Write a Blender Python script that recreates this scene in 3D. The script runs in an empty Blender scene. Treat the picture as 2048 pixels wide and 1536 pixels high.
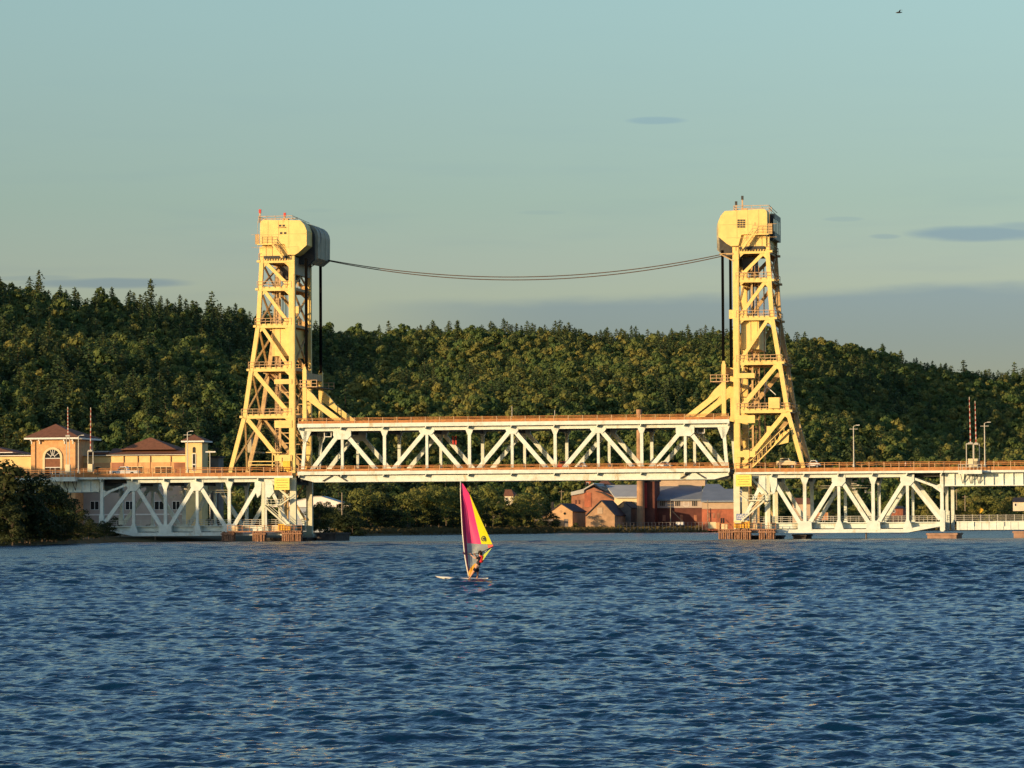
import bpy, math, random
import numpy as np
from mathutils import Vector, Matrix
rnd = random.Random(7)
S = bpy.context.scene
# ------------------------------------------------------------------ camera
F = 7100.0
TILT = math.atan(280.5 / F); ROLL = math.radians(-0.3)
cd = bpy.data.cameras.new('camera'); cam = bpy.data.objects.new('camera', cd); S.collection.objects.link(cam)
cd.sensor_width = 36; cd.lens = 36 * F / 2048; cd.clip_start = 1; cd.clip_end = 20000
CAM = Matrix.Translation((0, 0, 3)) @ Matrix.Rotation(math.pi / 2 + TILT, 4, 'X') @ Matrix.Rotation(ROLL, 4, 'Z')
cam.matrix_world = CAM; S.camera = cam
S.render.resolution_x = 1024; S.render.resolution_y = 768
CLOUD_TINT = (0.66, 0.74, 0.96); SKY_STR = 0.125; EXPO = 0.22
# ------------------------------------------------------------------ sun and sky
SUN_AZ = 55.0      # degrees behind the camera, towards the left
SUN_EL = 7.5
sd = bpy.data.lights.new('sun', 'SUN'); so = bpy.data.objects.new('sun', sd); S.collection.objects.link(so)
sd.energy = 5.0; sd.angle = math.radians(0.5); sd.color = (1.0, 0.69, 0.36)
tosun = Vector((-math.sin(math.radians(SUN_AZ)) * math.cos(math.radians(SUN_EL)), -math.cos(math.radians(SUN_AZ)) * math.cos(math.radians(SUN_EL)), math.sin(math.radians(SUN_EL))))
so.rotation_euler = tosun.to_track_quat('Z', 'Y').to_euler()
w = bpy.data.worlds.new("World"); S.world = w; w.use_nodes = True
nt = w.node_tree; N = nt.nodes; L = nt.links; N.clear()
def nd(tree, t, **k):
    n = tree.nodes.new(t)
    for a, b in k.items():
        if a.startswith('i_'): n.inputs[int(a[2:])].default_value = b
        else: setattr(n, a, b)
    return n
def math_(op, a, b=None, tree=None, clamp=False):
    t = tree or nt
    n = t.nodes.new('ShaderNodeMath'); n.operation = op; n.use_clamp = clamp
    for i, x in enumerate((a, b)):
        if x is None: continue
        if isinstance(x, (int, float)): n.inputs[i].default_value = x
        else: t.links.new(x, n.inputs[i])
    return n.outputs[0]
def mixc(f, a, b, blend='MIX', tree=None):
    t = tree or nt
    n = t.nodes.new('ShaderNodeMix'); n.data_type = 'RGBA'; n.blend_type = blend
    for s, x in (('Factor', f), ('A', a), ('B', b)):
        i = [q for q in n.inputs if q.name == s and (q.type == 'RGBA' or s == 'Factor' and q.type == 'VALUE')][0]
        if isinstance(x, (int, float)): i.default_value = x
        elif isinstance(x, tuple): i.default_value = (*x, 1)
        else: t.links.new(x, i)
    return [q for q in n.outputs if q.type == 'RGBA'][0]
out = nd(nt, 'ShaderNodeOutputWorld'); bg = nd(nt, 'ShaderNodeBackground')
sky = nd(nt, 'ShaderNodeTexSky'); sky.sky_type = 'NISHITA'; sky.sun_disc = False
sky.sun_elevation = math.radians(SUN_EL); sky.sun_rotation = math.atan2(tosun.x, tosun.y)
sky.air_density = 1.0; sky.dust_density = 1.0; sky.ozone_density = 1.0
tc = nd(nt, 'ShaderNodeTexCoord'); sep = nd(nt, 'ShaderNodeSeparateXYZ'); L.new(tc.outputs['Generated'], sep.inputs[0])
X, Y, Z = sep.outputs
front = math_('GREATER_THAN', Y, 0.3)
az = math_('DIVIDE', X, math_('MAXIMUM', Y, 0.3)); el = math_('DIVIDE', Z, math_('MAXIMUM', Y, 0.3))
cmb = nd(nt, 'ShaderNodeCombineXYZ'); L.new(az, cmb.inputs[0]); L.new(math_('MULTIPLY', el, 5.0), cmb.inputs[1])
noi = nd(nt, 'ShaderNodeTexNoise'); L.new(cmb.outputs[0], noi.inputs['Vector']); noi.inputs['Scale'].default_value = 22; noi.inputs['Detail'].default_value = 5
nz = math_('SUBTRACT', noi.outputs['Fac'], 0.5)
def sstep(x, lo, hi):
    n = nt.nodes.new('ShaderNodeMapRange'); n.interpolation_type = 'SMOOTHSTEP'; L.new(x, n.inputs[0])
    n.inputs[1].default_value = lo; n.inputs[2].default_value = hi; n.inputs[3].default_value = 0; n.inputs[4].default_value = 1
    return n.outputs[0]
def px2ae(px, py): return (px - 1024) / F, (1048.5 - (px - 1024) * 0.00524 - py) / F
# low cloud bank: its upper edge rises to the right
edge = math_('ADD', math_('MULTIPLY', az, 0.028), 0.0637)
d1 = math_('SUBTRACT', math_('ADD', edge, math_('MULTIPLY', nz, 0.008)), el)
bank = math_('MULTIPLY', sstep(d1, -0.001, 0.0035), sstep(az, -0.07, 0.02))
bank = math_('MULTIPLY', bank, math_('SUBTRACT', 1.0, math_('MULTIPLY', sstep(math_('SUBTRACT', edge, el), 0.012, 0.040), 0.35)))
def puff(px, py, rx, ry, amt):
    a, e = px2ae(px, py)
    u_ = math_('DIVIDE', math_('SUBTRACT', az, a), rx / F); v_ = math_('DIVIDE', math_('SUBTRACT', el, e), ry / F)
    r = math_('ADD', math_('MULTIPLY', u_, u_), math_('MULTIPLY', v_, v_))
    r = math_('ADD', r, math_('MULTIPLY', nz, 2.6))
    return math_('MULTIPLY', math_('SUBTRACT', 1.0, sstep(r, 0.2, 1.25)), amt)
wv = nd(nt, 'ShaderNodeTexNoise'); cm2 = nd(nt, 'ShaderNodeCombineXYZ'); L.new(math_('MULTIPLY', az, 3.0), cm2.inputs[0]); L.new(math_('MULTIPLY', el, 26.0), cm2.inputs[1]); L.new(cm2.outputs[0], wv.inputs['Vector']); wv.inputs['Scale'].default_value = 6; wv.inputs['Detail'].default_value = 6
veil = math_('MULTIPLY', math_('MULTIPLY', sstep(wv.outputs['Fac'], .45, .8), math_('SUBTRACT', 1.0, sstep(el, .02, .16))), .28)
tot = math_('MAXIMUM', math_('MULTIPLY', bank, 1.0), veil)
for p in ((1960, 464, 150, 18, .95), (2040, 452, 70, 12, .6), (1771, 472, 36, 6, .5), (1315, 238, 60, 8, .5), (205, 566, 190, 12, .9), (60, 556, 110, 7, .4), (1085, 424, 60, 6, .2), (640, 420, 50, 6, .15), (1690, 437, 40, 5, .3)):
    tot = math_('MAXIMUM', tot, puff(*p))
tot = math_('MULTIPLY', tot, front)
tr_ = nd(nt, 'ShaderNodeValToRGB'); L.new(math_('MULTIPLY', Z, 1.6), tr_.inputs[0])
te = tr_.color_ramp.elements; te[0].position = 0; te[0].color = (.82, .87, 1.10, 1); te[1].position = 1; te[1].color = (.85, 1.0, 1.3, 1)
for p_, c_ in ((.072, (.81, .88, 1.10)), (.09, (.80, .92, 1.06)), (.115, (.88, 1.01, 1.12)), (.146, (1.0, 1.16, 1.22)), (.2, (.92, 1.17, 1.36)), (.28, (.84, 1.16, 1.5)), (.5, (.78, 1.1, 1.48))):
    e_ = te.new(p_ * 1.6); e_.color = (*c_, 1)
skc = mixc(1.0, sky.outputs[0], tr_.outputs[0], 'MULTIPLY')
cloud = mixc(1.0, skc, CLOUD_TINT, 'MULTIPLY')
fin = mixc(tot, skc, cloud)
L.new(fin, bg.inputs[0]); bg.inputs[1].default_value = SKY_STR; L.new(bg.outputs[0], out.inputs[0])
S.view_settings.view_transform = 'Standard'; S.view_settings.look = 'None'; S.view_settings.exposure = EXPO; S.view_settings.gamma = 1
S.render.engine = 'CYCLES'
# ------------------------------------------------------------------ frames
A = math.radians(10.8)
U = Vector((math.cos(A), -math.sin(A), 0)); V = Vector((math.sin(A), math.cos(A), 0)); P0 = Vector((0, 655, 0)); CP = Vector((0, 0, 3))
ROT = CAM.to_3x3()
def G(u, v, z): return P0 + U * u + V * v + Vector((0, 0, z))
def ray(px, py): return ROT @ Vector(((px - 1024) / F, (768 - py) / F, -1))
def Q(px, py, v=0):
    d = ray(px, py); t = ((P0 - CP).dot(V) + v) / d.dot(V); p = CP + t * d - P0
    return p.dot(U), p.z
def W(px, py, D):
    d = ray(px, py); return CP + d * (D / d.y)
def qu(px, v=0, py=950): return Q(px, py, v)[0]
def qz(px, py, v=0): return Q(px, py, v)[1]
# ------------------------------------------------------------------ materials
MT = {}
def mat(name, col, rough=.6, var=.12, scale=2.0, spec=.3, metal=0, rust=0, rustcol=(.25, .1, .04), bump=0, col2=None):
    m = bpy.data.materials.new(name); m.use_nodes = True; t = m.node_tree; b = t.nodes['Principled BSDF']
    g = nd(t, 'ShaderNodeNewGeometry')
    n = nd(t, 'ShaderNodeTexNoise'); n.inputs['Scale'].default_value = scale; n.inputs['Detail'].default_value = 6; t.links.new(g.outputs['Position'], n.inputs['Vector'])
    f = math_('MULTIPLY', math_('SUBTRACT', n.outputs['Fac'], .35, tree=t), 3.3, tree=t, clamp=True)
    lo = tuple(c * (1 - var) for c in col); hi = tuple(min(1, c * (1 + var)) for c in col)
    if col2: lo, hi = col, col2
    c = mixc(f, lo, hi, tree=t)
    if rust:
        n2 = nd(t, 'ShaderNodeTexNoise'); n2.inputs['Scale'].default_value = scale * .45; n2.inputs['Detail'].default_value = 8; n2.inputs['Roughness'].default_value = .7
        mp = nd(t, 'ShaderNodeMapping'); mp.inputs['Scale'].default_value = (1, 1, .35); t.links.new(g.outputs['Position'], mp.inputs['Vector']); t.links.new(mp.outputs[0], n2.inputs['Vector'])
        r = math_('MULTIPLY', math_('SUBTRACT', n2.outputs['Fac'], .62 - rust * .1, tree=t), 9, tree=t, clamp=True)
        c = mixc(math_('MULTIPLY', r, min(1, .35 + rust), tree=t), c, rustcol, tree=t)
    t.links.new(c, b.inputs['Base Color']); b.inputs['Roughness'].default_value = rough; b.inputs['Metallic'].default_value = metal
    b.inputs['Specular IOR Level'].default_value = spec
    if bump:
        bp = nd(t, 'ShaderNodeBump'); bp.inputs['Strength'].default_value = bump; bp.inputs['Distance'].default_value = .1
        t.links.new(n.outputs['Fac'], bp.inputs['Height']); t.links.new(bp.outputs[0], b.inputs['Normal'])
    MT[name] = m; return m
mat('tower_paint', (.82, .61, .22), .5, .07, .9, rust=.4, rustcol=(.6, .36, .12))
mat('tower_paint_dark', (.52, .36, .17), .6, .15, 1.5, rust=.8, rustcol=(.36, .19, .1))  # darker, browner and more mottled than tower_paint
mat('span_paint', (.70, .76, .70), .5, .09, .9, rust=.6, rustcol=(.5, .44, .3))
mat('pier_paint', (.66, .66, .5), .55, .08, 1.0, rust=.35, rustcol=(.42, .3, .16))
mat('rail_brown', (.44, .19, .065), .7, .2, 1.5, rust=.3, rustcol=(.22, .1, .06))
mat('rail_light', (.55, .36, .2), .6, .15, 2)
mat('hood_dark', (.4, .36, .25), .6, .12, 1.0, rust=.6, rustcol=(.16, .15, .13))
mat('dark_steel', (.05, .05, .05), .6, .2, 2)
mat('rope_steel', (.004, .004, .004), .95, .2, 2, spec=.05)
mat('cable_steel', (.1, .07, .05), .5, .2, 2)
mat('asphalt', (.06, .06, .06), .9, .2, 3)
mat('concrete', (.3, .26, .22), .85, .2, 1.2, rust=.5, rustcol=(.12, .1, .08), bump=.3)
mat('dark_concrete', (.07, .06, .055), .85, .3, 1.2, bump=.3)
mat('pier_stone', (.36, .22, .15), .85, .2, 1.2, rust=.5, rustcol=(.18, .1, .07), bump=.3)
mat('timber', (.32, .17, .1), .85, .35, 3, rust=.6, rustcol=(.08, .05, .04), bump=.4)
mat('sign_yellow', (.82, .74, .16), .5, .03)
mat('sign_blue', (.08, .14, .36), .5, .05)
mat('white', (.78, .76, .72), .5, .05)
mat('cream', (.74, .6, .36), .6, .06, .6)
mat('lamp_metal', (.5, .48, .42), .4, .05, 2)
mat('sign_ink', (.4, .36, .1), .6, .1)
mat('safety_yellow', (.85, .5, .05), .5, .12, 2, rust=.4, rustcol=(.4, .2, .06))
mat('gate_red', (.5, .05, .04), .4, .1)
mat('arm_red', (.34, .06, .045), .5, .1)
mat('arm_white', (.55, .47, .4), .5, .1)
mat('light_red', (.6, .06, .05), .4, .05)
mat('glass_dark', (.02, .022, .025), .12, .1, 1, spec=.5)
mat('brick_orange', (.66, .37, .17), .8, .14, 1.1, rust=.2, rustcol=(.45, .2, .1))
mat('stone_yellow', (.8, .58, .27), .8, .08, .6)
mat('stucco_pink', (.45, .38, .33), .8, .08, .6)
mat('roof_brown', (.23, .1, .055), .85, .15, 1.5)
mat('roof_pale', (.8, .72, .68), .6, .05, .3)
mat('wall_bluegrey', (.32, .36, .42), .7, .08, .4)
mat('roof_slate', (.2, .23, .27), .6, .1, .25)
mat('roof_tin', (.42, .42, .4), .45, .08, .3)
mat('roof_dark', (.05, .045, .05), .8, .2, .4)
mat('brick_rust', (.34, .15, .09), .85, .3, .35, rust=.7, rustcol=(.14, .06, .045))
mat('brick_red', (.42, .13, .07), .85, .22, .4, rust=.6, rustcol=(.2, .08, .05))
mat('brick_dark', (.12, .045, .035), .85, .22, .4, rust=.5, rustcol=(.1, .045, .04))  # albedo lowered to carry the shade on these brick walls
mat('sandstone', (.42, .26, .15), .85, .2, .5, rust=.4, rustcol=(.22, .13, .08))
mat('sandstone_pale', (.55, .34, .18), .85, .15, .5, rust=.2, rustcol=(.35, .2, .12))
mat('chimney_brick', (.36, .21, .12), .85, .2, .5, rust=.4, rustcol=(.15, .09, .06))
mat('wood_weathered', (.2, .17, .15), .85, .2, .6)
mat('tan_wall', (.5, .36, .24), .75, .1, .4)
mat('clapboard', (.7, .6, .45), .7, .08, .5)
mat('bark', (.12, .09, .065), .9, .3, 3)
mat('bark_pale', (.26, .21, .15), .9, .3, 3)
mat('car_white', (.75, .73, .7), .25, .02, spec=.6)
mat('car_red', (.45, .04, .03), .25, .05, spec=.6)
mat('car_cream', (.72, .62, .4), .35, .05, spec=.5)
mat('tyre', (.02, .02, .02), .8, .1)
mat('chrome', (.6, .6, .6), .25, .05, metal=1)
mat('skin', (.55, .3, .2), .55, .05, 8)
mat('hair', (.02, .014, .01), .6, .1, 20)
mat('vest_red', (.7, .03, .04), .55, .08, 8)
mat('cloth_dark', (.02, .02, .028), .8, .1, 8)
mat('cloth_black', (.012, .012, .02), .8, .1, 8)
mat('cloth_grey', (.3, .3, .33), .8, .1, 8)
mat('shoe_pale', (.6, .6, .62), .6, .05)
mat('board_white', (.8, .77, .68), .3, .04, 2, spec=.5)
mat('board_trim', (.05, .06, .09), .5, .05)
mat('shrub_ground', (.1, .085, .03), .95, .5, .6, bump=.5)
# ------------------------------------------------------------------ mesh builder
class MB:
    def __init__(s): s.v = []; s.f = []; s.m = []; s.mi = 0; s.smooth = set()
    def face(s, pts, flip=False):
        n = len(s.v); s.v += [tuple(p) for p in pts]; i = list(range(n, n + len(pts)))
        s.f.append(i[::-1] if flip else i); s.m.append(s.mi)
    def hexa(s, p):     # 8 points: bottom ring 0-3, top ring 4-7
        n = len(s.v); s.v += [tuple(q) for q in p]
        for q in ((3, 2, 1, 0), (4, 5, 6, 7), (0, 1, 5, 4), (1, 2, 6, 5), (2, 3, 7, 6), (3, 0, 4, 7)):
            s.f.append([n + i for i in q]); s.m.append(s.mi)
    def box(s, u0, u1, v0, v1, z0, z1):     # in the bridge frame
        s.hexa([G(u0, v0, z0), G(u1, v0, z0), G(u1, v1, z0), G(u0, v1, z0), G(u0, v0, z1), G(u1, v0, z1), G(u1, v1, z1), G(u0, v1, z1)])
        return s
    def beam(s, a, b, w, d, up=None):       # a,b world points; w across in the plane containing z, d along the other
        a = Vector(a); b = Vector(b); ax = (b - a).normalized()
        side = V.copy() if up is None else Vector(up)
        if abs(ax.dot(side)) > .9: side = U.copy()
        q = ax.cross(side).normalized(); side = q.cross(ax).normalized()
        q = q * w / 2; r = side * d / 2
        s.hexa([a - q - r, a + q - r, a + q + r, a - q + r, b - q - r, b + q - r, b + q + r, b - q + r]); return s
    def gb(s, a, b, w, d):                  # beam between (u,v,z) tuples
        return s.beam(G(*a), G(*b), w, d)
    def prism(s, pts, v0, v1):              # polygon in (u,z) extruded over v
        n = len(pts); ar = sum(pts[i][0] * pts[(i + 1) % n][1] - pts[(i + 1) % n][0] * pts[i][1] for i in range(n))
        if ar < 0: pts = pts[::-1]
        k = len(s.v); s.v += [tuple(G(p[0], v0, p[1])) for p in pts] + [tuple(G(p[0], v1, p[1])) for p in pts]
        s.f.append([k + i for i in range(n)]); s.m.append(s.mi)
        s.f.append([k + n + i for i in range(n)][::-1]); s.m.append(s.mi)
        for i in range(n):
            j = (i + 1) % n; s.f.append([k + j, k + i, k + n + i, k + n + j]); s.m.append(s.mi)
        return s
    def tube(s, pts, r, n=6, r1=None, cap=True):
        pts = [Vector(p) for p in pts]; k0 = len(s.v); m = len(pts)
        for i, p in enumerate(pts):
            t = (pts[min(i + 1, m - 1)] - pts[max(i - 1, 0)]).normalized()
            a = t.cross(Vector((0, 0, 1)));
            if a.length < .1: a = t.cross(Vector((1, 0, 0)))
            a.normalize(); b = t.cross(a)
            rr = r if r1 is None else r + (r1 - r) * i / (m - 1)
            if isinstance(r, (list, tuple)): rr = r[i]
            for j in range(n):
                an = 2 * math.pi * j / n; s.v.append(tuple(p + a * math.cos(an) * rr + b * math.sin(an) * rr))
        for i in range(m - 1):
            for j in range(n):
                s.f.append([k0 + i * n + j, k0 + i * n + (j + 1) % n, k0 + (i + 1) * n + (j + 1) % n, k0 + (i + 1) * n + j]); s.m.append(s.mi)
        if cap:
            s.f.append([k0 + j for j in range(n)][::-1]); s.m.append(s.mi)
            s.f.append([k0 + (m - 1) * n + j for j in range(n)]); s.m.append(s.mi)
        return s
    def blob(s, c, r, nu=8, nv=6, ax=(1, 1, 1)):
        c = Vector(c); k = len(s.v)
        for i in range(nv + 1):
            th = math.pi * i / nv
            for j in range(nu):
                ph = 2 * math.pi * j / nu
                s.v.append((c.x + r * ax[0] * math.sin(th) * math.cos(ph), c.y + r * ax[1] * math.sin(th) * math.sin(ph), c.z + r * ax[2] * math.cos(th)))
        for i in range(nv):
            for j in range(nu):
                s.f.append([k + i * nu + j, k + (i + 1) * nu + j, k + (i + 1) * nu + (j + 1) % nu, k + i * nu + (j + 1) % nu]); s.m.append(s.mi)
        return s
    def build(s, name, m, parent=None, smooth=False):
        if not s.v: return None
        me = bpy.data.meshes.new(name); org = Vector((0, 0, 0))
        base = Vector(parent['_o']) if parent is not None and '_o' in parent else None
        if base is None:
            xs = np.array(s.v); base = Vector(((xs[:, 0].min() + xs[:, 0].max()) / 2, (xs[:, 1].min() + xs[:, 1].max()) / 2, xs[:, 2].min()))
        me.from_pydata([(v[0] - base.x, v[1] - base.y, v[2] - base.z) for v in s.v], [], s.f)
        ms = m if isinstance(m, (list, tuple)) else [m]
        for q in ms: me.materials.append(MT[q])
        me.polygons.foreach_set('material_index', s.m)
        if smooth: me.polygons.foreach_set('use_smooth', [True] * len(s.f))
        me.update()
        o = bpy.data.objects.new(name, me); S.collection.objects.link(o)
        if parent is not None: o.parent = parent; ORG[o.name] = base
        else: o.location = base
        ORG[o.name] = base
        return o
ORG = {}
class _P(dict): pass
def tag(o, label=None, cat=None, group=None, kind=None):
    if label: o['label'] = label
    if cat: o['category'] = cat
    if group: o['group'] = group
    if kind: o['kind'] = kind
    return o
def thing(name, label, cat, loc, group=None):
    o = bpy.data.objects.new(name, None); o.empty_display_size = .5; S.collection.objects.link(o); o.location = loc
    tag(o, label, cat, group); o['_o'] = tuple(loc); return o
def part(mb, name, m, parent, smooth=False, label=None):
    """part (or sub-part) whose vertices were given in world coordinates"""
    root = parent
    while root.parent is not None: root = root.parent
    base = Vector(root['_o'])
    me = bpy.data.meshes.new(name)
    me.from_pydata([(v[0] - base.x, v[1] - base.y, v[2] - base.z) for v in mb.v], [], mb.f)
    for q in (m if isinstance(m, (list, tuple)) else [m]): me.materials.append(MT[q])
    me.polygons.foreach_set('material_index', mb.m)
    if smooth: me.polygons.foreach_set('use_smooth', [True] * len(mb.f))
    me.update()
    o = bpy.data.objects.new(name, me); S.collection.objects.link(o); o.parent = parent
    if label: o['label'] = label
    return o
def copy_tree(o, parent=None, loc=None):
    c = o.copy(); S.collection.objects.link(c); c.parent = parent
    if loc is not None: c.location = loc
    for ch in list(o.children): copy_tree(ch, c)
    return c
# ------------------------------------------------------------------ bridge : lift span
TW = 12.4                                   # distance between the two trusses
PAN = 8.05; Z_TD, Z_TC, Z_BD, Z_BC = 21.9, 20.95, 13.0, 11.65
def railing(parent, u0, u1, v, z, top, step=2.66, name='railing', post='rail_light', panel=True, ph=.55):
    m = MB()
    if panel: m.box(u0, u1, v - .06, v + .06, z, z + ph)
    m.mi = 1
    n = max(1, int(round((u1 - u0) / step)))
    for i in range(n + 1):
        u = u0 + (u1 - u0) * i / n; m.box(u - .06, u + .06, v - .1, v + .1, z, z + top + .05)
    m.mi = 0
    for h in (top, top * .78) if panel else (top, top * .5):
        m.box(u0, u1, v - .05, v + .05, z + h - .06, z + h + .03)
    return part(m, name, ['rail_brown' if panel else post, post], parent)
def gusset(m, u, zt, zb, wt, wb, v0, v1, cut=.5):
    m.prism([(u - wt / 2, zt), (u + wt / 2, zt), (u + wt / 2, zb + cut), (u + wb / 2, zb), (u - wb / 2, zb), (u - wt / 2, zb + cut)], v0, v1)
def flare(m, u, zt, zb, w, wt, v0, v1):
    m.prism([(u - wt / 2, zt), (u + wt / 2, zt), (u + w / 2, zb), (u - w / 2, zb)], v0, v1)
ls = thing('lift_span', 'raised centre lift span of the bridge, cream double deck truss hanging between the two towers', 'lift span', G(0, TW / 2, Z_BC))
for side, v in ((0, 0), (1, TW)):
    tr = MB(); d0 = v - .22; d1 = v + .22
    m = MB(); m.box(-40.4, 40.4, v - .3, v + .3, 20.55, 21.2); m.box(-38.5, 38.5, v - .33, v + .33, 20.5, 20.56)
    truss = part(m, 'truss', 'span_paint', ls)
    m = MB(); m.box(-37.5, 37.5, v - .3, v + .3, 11.0, 12.25)
    m.prism([(-37.5, 11.0), (-37.5, 12.25), (-40.2, 12.25), (-40.2, 11.7)], v - .3, v + .3)
    m.prism([(37.5, 11.0), (37.5, 12.25), (40.2, 12.25), (40.2, 11.7)], v - .3, v + .3)
    m.box(-38, 38, v - .34, v + .34, 11.86, 11.92)
    part(m, 'bottom_chord', 'span_paint', truss)
    for k in range(-5, 6):
        u = k * PAN; top = (k % 2 == 0)
        mm = MB()
        if abs(k) == 5:
            ut = math.copysign(39.25, k); ub = math.copysign(39.9, k)
            mm.gb((ub, v, 12.3), (ut, v, 20.6), .62, .4)
            mm.prism([(ut - 1.15, 20.6), (ut + 1.15, 20.6), (ut + .35, 18.7), (ut - .3, 18.4)], v - .2, v + .2)
        elif top:
            mm.box(u - .25, u + .25, v - .2, v + .2, 12.2, 19.8)
            mm.mi = 0
            gw = 3.4 if abs(k) == 4 else 2.9 if k else 2.3
            mm2 = MB(); gusset(mm2, u, 20.75, 18.95 if abs(k) == 4 else 19.65, gw, gw * .62, v - .36, v + .36, .65)
            part(mm2, 'gusset_plate', 'span_paint', truss)
        else:
            mm.box(u - .29, u + .29, v - .2, v + .2, 12.2, 20.6)
            flare(mm, u, 20.7, 19.5, .6, 1.6, v - .26, v + .26)
        part(mm, 'vertical', 'span_paint', truss)
    for k in range(-4, 5, 2):
        for s_ in (-1, 1):
            if abs(k) == 4 and s_ * k > 0: b = (math.copysign(39.0, k), v, 12.1)
            else: b = ((k + s_) * PAN - s_ * .5, v, 12.0)
            part(MB().gb((k * PAN + s_ * .7, v, 19.9), b, .78, .42), 'diagonal', 'span_paint', truss)
    for zt, hh in ((21.2, .7), (12.35, .65)):
        vv = v - 1.25 if side == 0 else v + 1.25
        q = MB().box(-40.5, 40.5, vv - .12, vv + .12, zt, zt + hh)
        for k in range(-5, 6):
            u = k * PAN; q.prism([(u - .1, zt), (u + .1, zt), (u + .1, zt - .1), (u - .1, zt - .5)], vv, v)
        part(q, 'fascia_girder', 'span_paint', ls)
for z, nm in ((21.35, 'upper_deck'), (12.5, 'lower_deck')):
    dk = part(MB().box(-40.2, 40.2, -1.1, TW + 1.1, z, z + .3), nm, 'asphalt', ls)
    for k in range(-5, 6):
        part(MB().prism([(k * PAN - .2, z - .02), (k * PAN + .2, z - .02), (k * PAN + .2, z - 1.3), (k * PAN - .2, z - 1.3)], .35, TW - .35), 'floor_beam', 'dark_steel', dk)
    q = MB()
    for i in range(5): q.box(-40, 40, 1.5 + i * 2.3, 1.8 + i * 2.3, z - .7, z - .03)
    part(q, 'stringers', 'dark_steel', dk)
    railing(dk, -40.3, 40.3, -1.25, z + .55, 1.0 if z > 20 else .95, ph=.5 if z > 20 else .4)
    railing(dk, -40.3, 40.3, TW + 1.25, z + .55, 1.0 if z > 20 else .95, ph=.5 if z > 20 else .4)
# lifting frames at both ends
for sg in (-1, 1):
    for v in (0.0, TW):
        q = MB().box(*sorted((sg * 39.0, sg * 39.75)), v - .35, v + .35, 21.2, 32.0)
        q.prism([(sg * 39.05, 32.0), (sg * 39.7, 32.0), (sg * 39.55, 32.6), (sg * 39.2, 32.6)], v - .3, v + .3)
        q.prism([(sg * 39.1, 28.7), (sg * 39.1, 26.2), (sg * 37.2, 26.4), (sg * 36.4, 25.8), (sg * 37.6, 27.3)][:5], v - .3, v + .3)
        q.prism([(sg * 38.4, 21.2), (sg * 40.3, 21.2), (sg * 39.9, 22.8), (sg * 38.9, 22.8)], v - .3, v + .3)
        part(q, 'lifting_post', 'tower_paint', ls)
        part(MB().gb((sg * 39.4, v, 27.4), (sg * 31.6, v, 21.5), 1.0, .55), 'brace', 'tower_paint', ls)
    u = sg * 38.3
    q = MB().box(*sorted((sg * 37.2, sg * 40.4)), 1.2, TW + .8, 28.75, 28.95); pl = part(q, 'platform', 'dark_steel', ls)
    q = MB()
    for v in (-.4, TW + .8):
        for h in (.5, 1.1): q.box(*sorted((sg * 36.9, sg * 40.3)), v - .05, v + .05, 28.9 + h, 29.0 + h)
        for i in range(4): q.box(sg * (37 + i * 1.05) - .05, sg * (37 + i * 1.05) + .05, v - .05, v + .05, 28.9, 30.0)
    q.box(*sorted((sg * 36.9, sg * 40.3)), -.45, .0, 28.75, 28.9)
    part(q, 'guard_rail', 'rail_light', pl)
    part(MB().box(sg * 39.4 - .35, sg * 39.4 + .35, .4, TW - .4, 30.3, 31.5), 'cross_girder', 'tower_paint_dark', ls)
# inspection gear hanging under the upper deck
for uu in (-35.3, 34.9):
    q = MB()
    for a, b in (((uu - .6, 20.3), (uu - .6, 19.5)), ((uu - .6, 19.5), (uu + .7, 19.5)), ((uu + .7, 19.5), (uu + .7, 20.4))): q.gb((a[0], 1.0, a[1]), (b[0], 1.0, b[1]), .13, .13)
    part(q, 'hanger_frame', 'white', ls)
part(MB().box(-13.2, -12.9, 9, 9.1, 18.0, 19.6).box(-12.7, -12.35, 9, 9.1, 18.0, 19.6), 'clearance_panel', 'gate_red', ls)
for u, h in ((.2, 1.6), (8.2, .8)):
    part(MB().box(u - .05, u + .05, -1.3, -1.2, 22.8, 23.1 + h), 'mast', 'lamp_metal', ls)
for u in (-33.7, 33.5):   # dark bars painting the gusset's cast shadow onto the lower chord
    part(MB().gb((u - 2.2, -.5, 11.2), (u - .4, -.5, 12.2), .2, .1), 'gusset_shadow', 'dark_steel', ls)
    part(MB().gb((u + .8, -.5, 12.2), (u + 2.4, -.5, 11.2), .2, .1), 'gusset_shadow', 'dark_steel', ls)

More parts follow.
